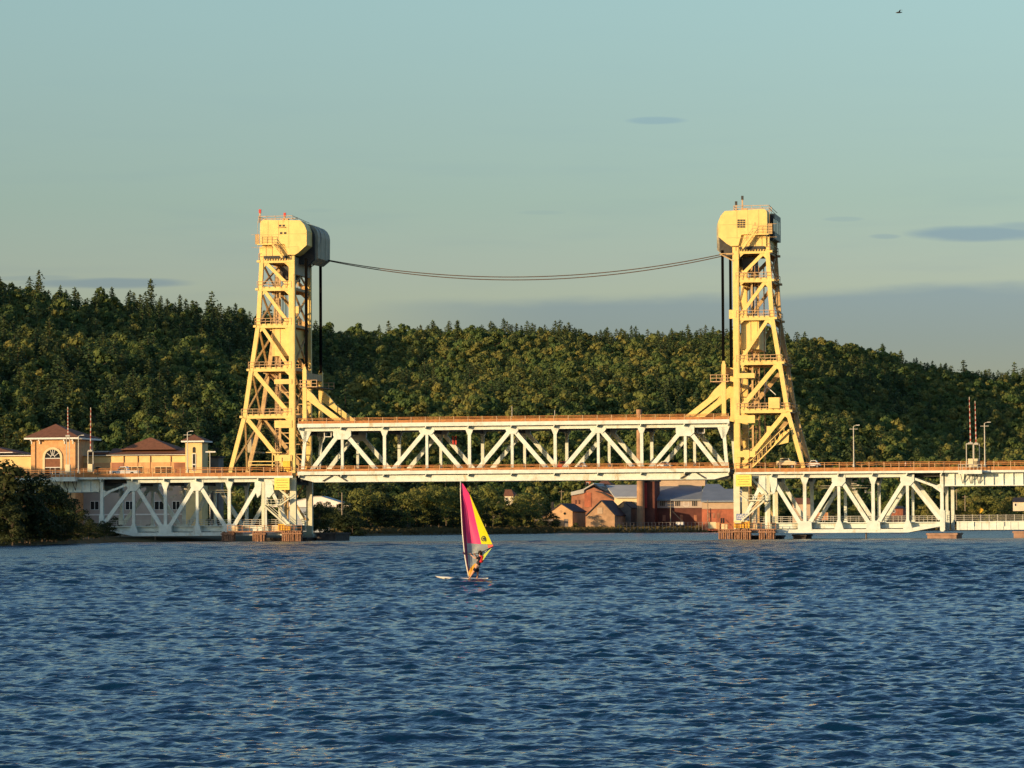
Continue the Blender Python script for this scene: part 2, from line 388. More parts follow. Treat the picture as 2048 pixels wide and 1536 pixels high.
# ------------------------------------------------------------------ towers
def qs(px, py, v=0):            # outward distance from the left tower's inner column, height
    u, z = Q(px, py, v); return (-u - 41.2, z)
LEG = [qs(*p) for p in ((524, 520), (517, 650), (504, 735), (489, 836), (460.5, 944))]
def leg_s(z):
    for (s0, z0), (s1, z1) in zip(LEG, LEG[1:]):
        if z >= z1: return s0 + (s1 - s0) * (z0 - z) / (z0 - z1)
    return LEG[-1][0]
LV = [qz(560, y) for y in (521, 577, 651, 738, 832)]           # platforms
def tower(sg, label):
    tw = thing('bridge_tower', label, 'bridge tower', G(sg * 43, TW / 2, 12))
    def u(s): return sg * (41.2 + s)
    def bx(m, s0, s1, v0, v1, z0, z1): return m.box(*sorted((u(s0), u(s1))), v0, v1, z0, z1)
    def br(s0, z0, s1, z1, v, w_, d, m=None): return (m or MB()).gb((u(s0), v, z0), (u(s1), v, z1), w_, d)
    for v in (0, TW):
        near = v == 0
        pm = 'tower_paint' if near else 'tower_paint_dark'
        q = MB(); bx(q, 0, 1.12, v - .45, v + .45, 11.9, 53.4)
        col = part(q, 'column', 'tower_paint', tw)
        q = MB(); bx(q, .14, .98, v - .5, v - .452, 17, 50)      # cover plate
        for k in range(22): bx(q, .02, 1.1, v - .49, v - .452, 13.2 + k * 1.8, 13.3 + k * 1.8)
        part(q, 'cover_plates', 'tower_paint', col)
        # column below the deck
        q = MB(); bx(q, -.15, 1.0, v - .45, v + .45, 1.2, 11.9); bx(q, -.3, 1.2, v - .7, v + .7, .7, 1.3)
        bx(q, 5.9, 6.3 + .2, v - .3, v + .3, 1.2, 11.9)
        part(q, 'lower_column', 'pier_paint', tw)
        q = MB()
        for (s0, z0), (s1, z1) in zip(LEG, LEG[1:]): br(s0, z0 + .1, s1, z1 - .1, v, .78, .7, q)
        bx(q, LEG[0][0] - .38, LEG[0][0] + .38, v - .35, v + .35, LEG[0][1], 55.2)
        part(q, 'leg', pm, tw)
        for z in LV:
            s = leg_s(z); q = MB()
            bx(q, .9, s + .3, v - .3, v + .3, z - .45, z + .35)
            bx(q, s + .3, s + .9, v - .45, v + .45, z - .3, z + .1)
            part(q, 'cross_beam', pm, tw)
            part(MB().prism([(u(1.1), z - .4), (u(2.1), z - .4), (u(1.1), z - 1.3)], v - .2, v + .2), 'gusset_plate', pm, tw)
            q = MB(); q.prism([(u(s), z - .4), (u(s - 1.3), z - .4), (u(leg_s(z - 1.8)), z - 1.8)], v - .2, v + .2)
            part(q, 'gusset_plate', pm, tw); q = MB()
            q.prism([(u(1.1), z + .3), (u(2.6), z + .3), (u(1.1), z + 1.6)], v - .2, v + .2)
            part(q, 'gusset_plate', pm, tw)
        # diagonals, upper outside corner to lower inside corner
        tops = LV
        for i in range(len(tops)):
            z1 = tops[i]; z0 = tops[i + 1] if i + 1 < len(tops) else 12.6
            sA = leg_s(z1) - (.9 if i < 3 else .5); sB = 1.6
            if i == 4: sB = .9
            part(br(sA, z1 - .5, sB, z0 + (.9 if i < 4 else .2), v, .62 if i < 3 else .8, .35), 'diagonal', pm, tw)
        part(br(leg_s(LV[4]) - .2, LV[4] - .6, leg_s(17) - 4.6, 17.0, v, .5, .3), 'diagonal', pm, tw) if False else None
        # inner posts and rungs carrying the counterweight guides
        q = MB(); bx(q, 3.1, 3.45, v + 1.2, v + 1.5, 14, 50.5) if near else bx(q, 3.1, 3.45, v - 1.5, v - 1.2, 14, 50.5)
        for k in range(9):
            zz = 14.5 + k * 1.9
            if zz < 30: bx(q, 1.1, 3.2, v + (1.2 if near else -1.4), v + (1.35 if near else -1.2), zz, zz + .18)
        for k in range(4):
            zz = 14.8 + k * 3.9; br(1.1, zz, 3.2, zz + 1.9, v + (1.3 if near else -1.3), .2, .15, q)
        part(q, 'guide_frame', 'tower_paint_dark', tw)
    # panels with wide plates near the column at two levels
    for z0, z1 in ((29.4, 30.3), (21.2, 22.6), (15.0, 16.1)):
        q = MB(); bx(q, .55, 3.9, -.62, -.46, z0, z1); bx(q, .55, 3.9, -.66, -.6, (z0 + z1) / 2 - .04, (z0 + z1) / 2 + .04)
        part(q, 'sheathing', 'tower_paint', tw)
    # transverse frames between the near and far faces
    q = MB(); bx(q, .1, .9, .45, TW - .45, 50.0, 53.2); part(q, 'portal_girder', 'hood_dark', tw)
    for i, (z1, z0) in enumerate(zip(LV, LV[1:] + [13.2])):
        for s1, s0, nm in ((.5, .5, 'inner'), (leg_s(z1), leg_s(z0), 'outer')):
            q = MB()
            q.gb((u(s1), .4, z1), (u(s1), TW - .4, z1), .5, .3)
            q.gb((u(s1), .4, z1 - .4), (u((s0 + s1) / 2), TW / 2, (z0 + z1) / 2), .34, .25); q.gb((u((s0 + s1) / 2), TW / 2, (z0 + z1) / 2), (u(s0), TW - .4, z0 + .4), .34, .25)
            if not (nm == 'inner' and i == 4):
                q.gb((u(s1), TW - .4, z1 - .4), (u((s0 + s1) / 2), TW / 2, (z0 + z1) / 2), .34, .25); q.gb((u((s0 + s1) / 2), TW / 2, (z0 + z1) / 2), (u(s0), .4, z0 + .4), .34, .25)
            part(q, 'sway_bracing', 'tower_paint_dark', tw)
        # plan bracing beam in the middle of each level
    for z in LV:
        s = leg_s(z)
        q = MB(); bx(q, .6, s + .4, .4, TW - .4, z + .12, z + .2)
        pf = part(q, 'platform', 'tower_paint_dark', tw)
        q = MB()
        for v in (-.5, TW + .5):
            for h in (.55, 1.1): bx(q, .6, s + .5, v - .04, v + .04, z + .2 + h, z + .29 + h)
            n = int((s + 1) / 1.3) + 1
            for k in range(n + 1):
                ss = .6 + (s - .1) * k / n; bx(q, ss - .04, ss + .04, v - .04, v + .04, z + .1, z + 1.35)
        for h in (.55, 1.1): q.gb((u(s + .5), -.5, z + .25 + h), (u(s + .5), TW + .5, z + .25 + h), .08, .08)
        part(q, 'guard_rail', 'rail_light', pf)
    # ladders
    q = MB(); sL = 4.1
    for ds in (-.35, .35):
        bx(q, sL + ds - .06, sL + ds + .06, 2.2, 2.3, 13, 50)
    for k in range(60): bx(q, sL - .35, sL + .35, 2.2, 2.3, 13.5 + k * .62, 13.58 + k * .62)
    bx(q, 4.9, 5.1, 5.5, 5.7, 13, 50); 
    part(q, 'ladder', 'rail_light', tw)
    # counterweight
    q = MB()
    cw0, cz1 = qs(582, 655); cw1, cz0 = qs(545, 712)
    q = MB(); bx(q, max(1.3, cw0), cw1 + .2, .75, TW - .75, cz0, cz1)
    q.mi = 1
    bx(q, 3.05, 3.15, .70, .748, cz0 + .1, cz1 - .1); bx(q, 4.3, 4.36, .70, .748, cz0 + .1, cz1 - .1)
    cwt = part(q, 'counterweight', ['tower_paint', 'tower_paint_dark'], tw)
    q = MB()
    for vv in (3, 4, TW - 4, TW - 3):
        for ss in (2.6, 3.2): bx(q, ss, ss + .08, vv, vv + .08, cz1, 52)
    part(q, 'counterweight_rope', 'rope_steel', cwt)
    q = MB(); bx(q, 1.6, 3.4, 2.0, TW - 2, 49.2, 51.6); part(q, 'equalizer', 'dark_steel', tw)
    # machinery house
    pts = [qs(*p) for p in ((616, 462), (611, 450), (603, 441.5), (530, 440.5), (524.5, 443), (523, 449), (523, 488), (572, 489), (578, 510), (592, 510.5), (600, 505.5), (616, 491))]
    hp = [(u(s), z) for s, z in pts]
    q = MB(); q.prism(hp, -1.05, 3.2)
    mh = part(q, 'machinery_house', 'tower_paint', tw)
    # far hood: bigger rounded sheave cover
    cx, cz = (pts[0][0] + 1.2), 56.4
    q = MB()
    pf_ = [(pts[0][0] - .9, 53.2), (pts[0][0] - .95, 57.3)] + [(pts[0][0] - .95 + 2.4 * (1 - math.cos(a)), 57.3 + 2.45 * math.sin(a)) for a in [math.radians(d) for d in (20, 40, 60, 80, 90)]] + [(7.3, 59.75), (7.3, 55.1), (1.2, 54.9), (1.2, 52.9), (pts[0][0] + .4, 52.2)]
    pf2 = [(s, z) for s, z in pf_]
    q.prism([(u(s), z) for s, z in pf2], 4.0, TW + 1.1)
    fh = part(q, 'sheave_hood', 'hood_dark', tw)
    q = MB(); q.prism([(u(s * .93 + .3), z - .35) for s, z in pf2], 3.2, 4.0); part(q, 'hood_joint', 'dark_steel', fh)
    q = MB()
    for vv in (6.2, 9.6): q.prism([(u(s - .05 if s < 1 else s), z + (.04 if z > 57 else -.04)) for s, z in pf2], vv, vv + .1)
    part(q, 'seams', 'hood_dark', fh)
    # lower recessed wall of the machinery room
    q = MB(); bx(q, 1.2, 6.2, -.6, TW + .3, qz(550, 513), qz(550, 489.5)); 
    lr = part(q, 'machinery_wall', 'tower_paint', tw)
    q = MB()
    for ss in (2.6, 4.2, 5.4): bx(q, ss, ss + .07, -.66, -.602, qz(550, 512), qz(550, 491))
    q.mi = 1
    bx(q, 1.4, 5.9, -.64, -.602, qz(550, 514) - .3, qz(550, 513) + .1)
    for k in range(9): bx(q, 1.4 + k * .5, 1.6 + k * .5, -.68, -.64, 52.6, 53.2)
    part(q, 'wall_ribs', ['tower_paint_dark', 'dark_steel'], lr)
    # front details: sheet seams
    q = MB(); zt = max(z for s, z in pts)
    for zz in (55.0, 57.4): bx(q, pts[0][0] + .15 if zz > 55.5 else -1.0, 8.2, -1.075, -1.05, zz, zz + .05)
    for ss in (.9, 2.9, 4.9, 6.9): bx(q, ss, ss + .05, -1.075, -1.05, 54.75, zt - .15)
    part(q, 'sheet_seams', 'tower_paint_dark', mh)
    sd_, zd_ = (7.0, 55.6); bx(q := MB(), sd_ - .4, sd_ + .4, -1.09, -1.05, zd_, zd_ + 1.9); part(q, 'door', 'tower_paint_dark', mh)
    q = MB()
    if sg < 0:
        for px, py in ((563, 452), (570, 452), (565, 467), (573, 467)):
            s, z = qs(px, py); bx(q, s - .22, s + .22, -1.12, -1.05, z - .18, z + .18)
        part(q, 'vents', 'dark_steel', mh)
        s, z = qs(566, 459)
        q = MB(); bx(q, s - .7, s + .7, -1.3, -1.06, z + .25, z + .4); part(q, 'lamp_bracket', 'tower_paint_dark', mh)
    else:
        for i in range(3):
            for j in range(4):
                uu, z = Q(1478.5 + i * 5.5, 441.5 + j * 4.4)
                q.box(uu - .19, uu + .19, -1.12, -1.05, z - .15, z + .15)
        part(q, 'window', 'dark_steel', mh)
        q = MB(); uu, z = Q(1511, 449); q.box(uu - .08, uu + .08, -1.1, -1.05, z - .3, z + .3); part(q, 'door_seam', 'tower_paint_dark', mh)
        q = MB()   # window bands in the outer wall
        for vv in (1.5, 4.5, 7, 9.5):
            q.hexa([G(u(7.31) + d_, vv + e_, z_) for z_ in (56.3, 58.6) for d_, e_ in ((0, 0), (.05, 0), (.05, 1.5), (0, 1.5))])
        part(q, 'side_windows', 'glass_dark', mh)
    # roof rail and beacons
    q = MB()
    for h in (.45, .95):
        bx(q, .3, 6.8, -.9, -.82, 59.85 + h, 59.95 + h); bx(q, .3, 6.8, 3.0, 3.08, 59.7 + h, 59.8 + h); q.gb((u(.3), -.85, 59.9 + h), (u(.3), TW, 59.6 + h), .08, .08); q.gb((u(6.8), -.85, 59.9 + h), (u(6.8), TW, 59.6 + h), .08, .08)
    for k in range(5):
        for vv in (-.86, 3.0): bx(q, .3 + k * 1.62, .38 + k * 1.62, vv, vv + .08, 59.6, 60.9)
    bx(q, 1.5, 2.6, .6, 1.7, 59.7, 60.5)
    part(q, 'roof_rail', 'rail_light', mh)
    for ss, vv, hh in ((6.6, -.5, 1.5), (2.2, 1.0, .9)) if sg < 0 else ((1.9, -.5, 2.0), (.5, 1.5, 1.2)):
        bq = MB(); bx(bq, ss - .12, ss + .12, vv - .12, vv + .12, 59.7, 60 + hh); 
        bq.mi = 1; bx(bq, ss - .2, ss + .2, vv - .2, vv + .2, 60 + hh, 60.7 + hh); part(bq, 'beacon', ['rail_light', 'light_red' if sg < 0 else 'dark_steel'], mh)
    # balcony and stair in front of the hood
    zb = qz(540, 489)
    q = MB(); bx(q, 3.9, 6.8, -1.9, -1.05, zb - .2, zb); br(3.9, zb - .1, 2.0, qz(550, 517), -1.6, .32, .5, q)
    bal = part(q, 'balcony', 'tower_paint', tw)
    q = MB()
    for h in (.5, 1.0, 1.5): bx(q, 3.9, 6.8, -1.92, -1.85, zb + h - .08, zb + h)
    for k in range(4): bx(q, 3.9 + k * .95, 3.98 + k * .95, -1.92, -1.85, zb, zb + 1.5)
    for h in (.6, 1.1): br(3.9, zb - .1 + h, 2.0, qz(550, 517) + h, -1.85, .1, .08, q)
    part(q, 'guard_rail', 'tower_paint_dark', bal)
    # brackets for the power cables
    zc = qz(648, 518, TW)
    q = MB(); 
    bx(q, -2.4, .2, TW - .6, TW - .4, zc - .2, zc); br(-2.2, zc - .2, .1, zc - 1.6, TW - .5, .18, .15, q)
    bx(q, -1.2, .2, -.5, -.35, 52.0, 52.2) if sg > 0 else None
    if sg > 0: br(-2.4, 52.2, .2, 50.8, -.4, .2, .15, q); br(-2.4, 52.2, .2, 52.2, -.4, .15, .15, q)
    part(q, 'cable_bracket', 'tower_paint_dark', tw)
    q = MB()
    if sg < 0: bx(q, -.75, -.02, -.3, .5, qz(595, 627), qz(595, 613))
    else: bx(q, -.75, -.02, -.3, .5, 40.3, 41.9)
    part(q, 'junction_box', 'tower_paint', tw)
    # lift ropes from hood to lifting frame
    for v in (.6, TW - .6):
        for ds in ((-.2, .05)):
            part(MB().gb((sg * (39.3 + ds), v, 31.9), (sg * (39.3 + ds), v, 52.9), .2, .5), 'lift_rope', 'rope_steel', tw)
    # stair flights beneath the lowest platform, control cabin, gangway
    if sg > 0:
        a = Q(1538, 817); b = Q(1560, 795)
        part(MB().box(a[0], b[0], -.9, 1.2, a[1], b[1]), 'control_cabinet', 'tower_paint', tw)
        q = MB()
        c0 = Q(1507, 934); c1 = Q(1577, 864)
        q.gb((c0[0], -1.2, c0[1]), (c1[0], -1.2, c1[1]), .22, .5)
        q.gb((c0[0] - .5, -1.5, c0[1] + 1.0), (c1[0] - .5, -1.5, c1[1] + 1.0), .12, .1)
        for k in range(8):
            t = (k + .5) / 8; uu = c0[0] + (c1[0] - c0[0]) * t; zz = c0[1] + (c1[1] - c0[1]) * t
            q.box(uu - .3, uu - .2, -1.5, -1.4, zz, zz + 1.0)
        part(q, 'stair_flight', 'tower_paint', tw)
        P = [Q(*p) for p in ((1563, 868), (1580, 858), (1578, 885), (1546, 893))]
        part(MB().prism(P, -1.0, -.8), 'stair_landing', 'tower_paint', tw)
        P = [Q(*p) for p in ((1532, 852), (1540, 852), (1541, 885), (1524, 892), (1522, 884), (1532, 878))]
        part(MB().prism(P, 1.0, 1.3), 'service_panel', 'tower_paint', tw)
        P = [Q(*p) for p in ((1487, 900), (1499, 900), (1500, 915), (1494, 922), (1488, 914))]
        part(MB().prism(P, -.7, -.5), 'service_panel', 'tower_paint', tw)
        q = MB()
        for pa, pb in (((1526, 760), (1534, 772)), ((1534, 772), (1528, 786)), ((1536, 758), (1530, 770)), ((1530, 770), (1552, 790))):
            a = Q(*pa, 4); b = Q(*pb, 4); q.gb((a[0], 4, a[1]), (b[0], 4, b[1]), .14, .14)
        part(q, 'conduit', 'white', tw)
    else:
        q = MB()
        a = Q(566, 902); b = Q(583, 912); q.box(a[0] - .4, b[0], -.7, -.5, 14.9, 16.2)
        for pa, pb in (((534, 905), (566, 905)), ((500, 923), (552, 923)), ((500, 930), (552, 930)), ((500, 923), (500, 938)), ((547, 900), (547, 940)), ((571, 925), (571, 942)), ((565, 915), (565, 942))):
            a = Q(*pa); b = Q(*pb); q.gb((a[0], -.8, a[1]), (b[0], -.8, b[1]), .16, .12)
        part(q, 'access_frame', 'tower_paint', tw)
        P = [Q(*p) for p in ((568, 922), (582, 922), (583, 940), (576, 942), (568, 934))]
        part(MB().prism(P, -.9, -.7), 'service_panel', 'safety_yellow', tw)
        P = [Q(*p, 4) for p in ((468, 879), (476, 873), (478, 900), (500, 902), (500, 905), (468, 903))]
        part(MB().prism(P, TW + 1, TW + 2.5), 'equipment_balcony', 'hood_dark', tw)
    # lower landing and stairs under the deck
    z1 = qz(555, 1010) if sg < 0 else qz(1520, 1001)
    q = MB()
    bx(q, 2.5, 6.3, -1.4, -.5, z1 - .1, z1 + .12); br(2.5, z1, .9, z1 + 1.15, -1.2, .25, .8, q)
    br(5.6, z1 - .1, 1.3, z1 - 4.6 + .8, -1.7, .28, .7, q); bx(q, .2, 1.4, -2.0, -1.4, 2.9, 3.15)
    br(2.6, 11.8, 5.9, 8.2, -.4, .4, .3, q) if sg > 0 else br(5.2, 11.8, 1.3, 8.2, -.2, .4, .3, q)
    for h in (.5, 1.0):
        bx(q, 2.5, 6.3, -1.42, -1.34, z1 + h, z1 + h + .07); br(2.5, z1 + h, .9, z1 + 1.15 + h, -1.4, .08, .08, q)
        br(5.6, z1 + h, 1.3, z1 - 3.8 + h, -2.0, .09, .08, q)
    for k in range(5): bx(q, 2.5 + k * .92, 2.57 + k * .92, -1.42, -1.34, z1, z1 + 1.05)
    part(q, 'pier_stair', 'pier_paint', tw)
    q = MB(); br(1.0, 11.5, 5.8, 4.0, TW, .4, .3, q); br(1.0, 4.0, 5.8, 11.5, TW - .8, .35, .3, q)
    bx(q, 2.2, 2.7, 3, 3.4, 1.2, 11.7); bx(q, 3.4, 3.8, 6, 6.4, 1.2, 11.7)
    part(q, 'lower_bracing', 'tower_paint_dark', tw)
    # clearance sign
    if sg < 0: a = Q(553, 980); b = Q(583, 956); 
    else: a = Q(1474, 973); b = Q(1505, 949.5)
    q = MB().box(a[0], b[0], -1.6, -1.45, a[1], b[1])
    sn = part(q, 'notice_board', 'sign_yellow', tw)
    q = MB(); zz = a[1]; hh = b[1] - a[1]; ww = b[0] - a[0]
    r2 = random.Random(3 + sg)
    for k, (l0, l1) in enumerate(((.15, .85), (.1, .9), (.2, .8), (.12, .88))):
        y = zz + hh * (.82 - k * .21); x = a[0] + ww * l0
        while x < a[0] + ww * l1:
            wv = r2.uniform(.1, .3); q.box(x, min(x + wv, a[0] + ww * l1), -1.64, -1.602, y - .07, y + .07); x += wv + .09
    part(q, 'lettering', 'sign_ink', sn)
    if sg > 0:
        a = Q(1475, 1040); b = Q(1500, 1027.5)
        sn = part(MB().box(a[0], b[0], -1.6, -1.45, a[1], b[1]), 'notice_board', 'sign_blue', tw, label='blue notice board with white lettering')
        q = MB(); ww = b[0] - a[0]
        for k in range(3):
            y = b[1] - (b[1] - a[1]) * (.22 + .28 * k); x = a[0] + .12
            while x < b[0] - .15:
                wv = r2.uniform(.1, .28); q.box(x, min(x + wv, b[0] - .12), -1.64, -1.602, y - .08, y + .08); x += wv + .07
        part(q, 'lettering', 'white', sn)
        a = Q(1470, 1056); b = Q(1501, 1043)
    else: a = Q(560, 1060.5); b = Q(583, 1048)
    q = MB().box(a[0], b[0], -1.5, .4, a[1], b[1]); q.mi = 1
    for k in range(5): q.box(a[0] + .3 + k * .5, a[0] + .42 + k * .5, -1.58, -1.5, a[1], b[1] - .2)
    q.box(a[0], b[0], -1.58, -1.5, b[1] - .25, b[1] - .15)
    part(q, 'fender_panel', ['safety_yellow', 'rail_brown'], tw)
    return tw
tower(-1, 'pale yellow steel lift tower at the left end of the raised span')
tower(1, 'pale yellow steel lift tower at the right end of the raised span')
# ------------------------------------------------------------------ flanking truss spans
NS = [48.2, 54.0, 60.2, 66.4, 72.6, 78.8]
def flank(sg, label):
    fs = thing('truss_span', label, 'bridge span', G(sg * 60, TW / 2, 1))
    def u(x): return sg * x
    def bx(m, a, b, v0, v1, z0, z1): return m.box(*sorted((u(a), u(b))), v0, v1, z0, z1)
    for side, v in ((0, 0), (1, TW)):
        q = MB(); bx(q, 41.2, 72.9, v - .3, v + .3, 11.15, 11.82); truss = part(q, 'truss', 'span_paint', fs)
        q = MB(); bx(q, 42, 72.6, v - .3, v + .3, 1.15, 1.8)
        q.prism([(u(72.6), 1.15), (u(72.6), 1.8), (u(78.9), 3.1), (u(78.9), 2.3)], v - .3, v + .3)
        part(q, 'bottom_chord', 'span_paint', truss)
        q = MB(); bx(q, 78.5, 79.1, v - .35, v + .35, 1.3, 11.9)
        q.prism([(u(78.4), 1.5), (u(79.3), 1.5), (u(79.3), 5), (u(79.0), 5.3), (u(78.4), 5.3)], v - .33, v + .33)
        part(q, 'end_post', 'span_paint', truss)
        q = MB().gb((u(72.9), v, 11.2), (u(78.8), v, 9.0), .42, .4); q.prism([(u(78.5), 9.9), (u(78.5), 8.4), (u(77.2), 9.3)], v - .25, v + .25)
        part(q, 'end_chord', 'span_paint', truss)
        for i, x in enumerate(NS[:-1]):
            q = MB(); gz = MB()
            if i % 2 == 0:
                if i == 0:
                    bx(q, 46.75, 47.3, v - .2, v + .2, 1.6, 11.3)
                    gz.prism([(u(49.0), 11.5), (u(47.6), 11.5), (u(47.9), 8.8), (u(48.5), 8.2), (u(49.0), 9.9)], v - .36, v + .36)
                    part(gz, 'gusset_plate', 'span_paint', truss); gz = MB()
                    gz.prism([(u(46.9), 11.5), (u(45.7), 11.5), (u(45.3), 9.2), (u(46.2), 8.2), (u(46.9), 8.4)], v - .36, v + .36)
                else:
                    bx(q, x - .26, x + .26, v - .2, v + .2, 1.6, 10.5)
                    gusset(gz, u(x), 11.6, 9.6, 2.5, 1.1, v - .36, v + .36, .8)
                    gz.prism([(u(x - .9), 1.6), (u(x + .9), 1.6), (u(x + .6), 2.6), (u(x + .28), 3.4), (u(x - .28), 3.4), (u(x - .6), 2.6)], v - .33, v + .33)
            else:
                bx(q, x - .3, x + .3, v - .2, v + .2, 1.6, 11.3)
                flare(q, u(x), 11.4, 9.9, .62, 1.7, v - .26, v + .26)
                gz.prism([(u(x - 1.3), 1.6), (u(x + 1.3), 1.6), (u(x + 1.2), 3.0), (u(x + .8), 3.3), (u(x - .8), 3.3), (u(x - 1.2), 3.0)], v - .36, v + .36)
            part(q, 'vertical', 'span_paint', truss); part(gz, 'gusset_plate', 'span_paint', truss)
        for a, b in ((48.5, 53.4), (59.6, 54.5), (60.8, 65.9), (72.0, 66.9), (73.1, 78.4), (46.4, 42.2)):
            q = MB().gb((u(a), v, 10.4 if a != 46.4 else 10.6), (u(b), v, 2.4 if b != 78.4 else 3.5), .72 if a != 46.4 else .6, .4)
            part(q, 'diagonal', 'span_paint', truss)
        vv = v - 1.25 if side == 0 else v + 1.25
        q = MB(); bx(q, 41.4, 79.2, vv - .12, vv + .12, 11.86, 12.25)
        for x in NS: q.prism([(u(x - .1), 11.86), (u(x + .1), 11.86), (u(x + .1), 11.7), (u(x - .1), 11.3)], min(vv, v), max(vv, v))
        part(q, 'fascia_girder', 'span_paint', fs)
    q = MB(); bx(q, 41.4, 79.2, -1.1, TW + 1.1, 11.95, 12.3); dk = part(q, 'road_deck', 'asphalt', fs)
    for x in [42] + NS:
        q = MB(); bx(q, x - .2, x + .2, .35, TW - .35, 10.6, 11.93); part(q, 'floor_beam', 'dark_steel', dk)
    q = MB()
    for i in range(5): bx(q, 41.5, 79, 1.4 + i * 2.3, 1.7 + i * 2.3, 11.2, 11.94)
    part(q, 'stringers', 'dark_steel', dk)
    for v in (-1.25, TW + 1.25): 
        q = MB()
        railing(dk, *sorted((u(41.6), u(79.3))), v, 12.25, 1.62, ph=.68)
    q = MB()
    for v in (1.2, TW - 1.9): bx(q, 42, 78.4, v, v + .5, 1.95, 2.9)
    bx(q, 42, 78.4, .6, TW - .6, 2.9, 3.05)
    tr = part(q, 'track_deck', 'span_paint', fs)
    for v in (.5, TW - .6):
        q = MB()
        for h in (.35, .7, 1.05): bx(q, 42, 78.4, v, v + .07, 3.05 + h, 3.12 + h)
        for k in range(24): bx(q, 42 + k * 1.55, 42.08 + k * 1.55, v, v + .08, 3.05, 4.15)
        part(q, 'guard_rail', 'lamp_metal', tr)
    # pipes and fittings slung under the road deck
    r2 = random.Random(5 + sg); q = MB()
    for k in range(16):
        x = 62 + r2.random() * 5; z = 8 + r2.random() * 3; bx(q, x, x + r2.uniform(.2, .9), 5, 5.2, z, z + r2.uniform(.1, .6))
    bx(q, 50, 66, 7, 7.08, 9.7, 9.78); bx(q, 50, 66, 7, 7.08, 9.3, 9.36)
    part(q, 'conduit', 'lamp_metal', dk)
    return fs
flank(-1, 'pale blue fixed truss span at the left, beside the building with brown roofs')
flank(1, 'cream fixed truss span at the right, between the right tower and the plate girders')
# plate girder approaches
def approach(sg, u0, u1, label, low=True):
    fs = thing('girder_span', label, 'bridge span', G(sg * (u0 + u1) / 2, TW / 2, 9))
    def bx(m, a, b, v0, v1, z0, z1): return m.box(*sorted((sg * a, sg * b)), v0, v1, z0, z1)
    q = MB()
    for v in (0, TW):
        bx(q, u0, u1, v - .1, v + .1, 9.6, 11.8); bx(q, u0, u1, v - .35, v + .35, 9.45, 9.6); bx(q, u0, u1, v - .35, v + .35, 11.72, 11.86)
    g = part(q, 'plate_girder', 'span_paint', fs)
    q = MB(); n = int((u1 - u0) / 1.75)
    for k in range(1, n + 1): bx(q, u0 + k * 1.75 - .05, u0 + k * 1.75 + .05, -.34, -.1, 9.6, 11.72)
    bx(q, u0, u1, -.16, -.1, 10.7, 10.76)
    part(q, 'stiffeners', 'span_paint', g)
    q = MB(); bx(q, u0, u1, -1.1, TW + 1.1, 11.95, 12.3); dk = part(q, 'road_deck', 'asphalt', fs)
    q = MB()
    for v in (-1.25, TW + 1.25): bx(q, u0, u1, v - .12, v + .12, 11.86, 12.25)
    part(q, 'fascia_girder', 'span_paint', fs)
    for v in (-1.25, TW + 1.25): railing(dk, *sorted((sg * u0, sg * u1)), v, 12.25, 1.62, step=2.9, ph=.68)
    if low:
        q = MB(); bx(q, u0 + 2.0, u1, 1.0, 1.3, 1.55, 3.0); bx(q, u0 + 2, u1, .8, 5.0, 3.0, 3.15); bx(q, u0 + 2, u1, 4.5, 4.8, 1.55, 3)
        for k in range(12): bx(q, u0 + 2.5 + k * 1.3, u0 + 2.56 + k * 1.3, .92, 1.0, 1.6, 3.0)
        for k in range(4): bx(q, u0 + 5 + k * 5.4, u0 + 5.12 + k * 5.4, .8, 1.0, 2.2, 3.0)
        tk = part(q, 'track_girder', 'span_paint', fs)
        q = MB()
        for h in (.35, .7, 1.05): bx(q, u0 + .3, u1, .85, .92, 3.1 + h, 3.17 + h)
        for k in range(int((u1 - u0) / 1.5)): bx(q, u0 + .3 + k * 1.5, u0 + .4 + k * 1.5, .84, .94, 3.1, 4.3)
        part(q, 'guard_rail', 'lamp_metal', tk)
        q = MB(); bx(q, u0 + .3, u0 + .9, TW - .3, TW + .3, 1.5, 9.6); part(q, 'bent_column', 'span_paint', fs)
approach(1, 79.3, 112, 'cream plate girder approach span at the right edge of the photo')
approach(-1, 79.3, 104, 'grey plate girder approach span half hidden by the dark trees at the left', low=False)
# ------------------------------------------------------------------ piers and fenders
def solid(name, mb, m, label, cat, group=None, kind=None):
    o = mb.build(name, m); tag(o, label, cat, group, kind); return o
def pier(u0, u1, v0, v1, z1, m, label, cap=.35):
    q = MB().box(u0, u1, v0, v1, -2.5, z1 - cap).box(u0 - .2, u1 + .2, v0 - .2, v1 + .2, z1 - cap, z1)
    return solid('bridge_pier', q, m, label, 'bridge pier')
pier(76.2, 81.4, -1.5, TW + 2, 1.0, 'pier_stone', 'brown stone pier under the joint of the right truss and the plate girder')
pier(91.6, 96.5, -1.5, TW + 2, 1.3, 'pier_stone', 'brown stone pier at the right edge under the low girder')
pier(-48.5, -39.5, 1.0, TW + 3, .7, 'dark_concrete', 'dark concrete pier carrying the left tower')
pier(40.0, 48.5, 1.0, TW + 3, .7, 'dark_concrete', 'dark concrete pier carrying the right tower')
pier(-39.0, -35.3, 7, TW + 6, 1.6, 'dark_concrete', 'low dark fender pier just inside the left tower')
pier(51.6, 53.9, 2, TW, .9, 'dark_concrete', 'short dark concrete block standing in the water just right of the right tower')
pier(-81.5, -77.5, -.8, TW + 1.5, .9, 'dark_concrete', 'dark pier at the shaded left end of the left truss')
for u_, lb in ((-68.7, 'thin pale marker post in the dark water under the left truss'), (65.0, 'thin dark marker post in the water under the right truss')):
    solid('marker_post', MB().tube([G(u_, 1, -2), G(u_, 1, 1.0)], .16).box(u_ - .22, u_ + .22, .8, 1.2, .95, 1.08), 'wood_weathered', lb, 'post')
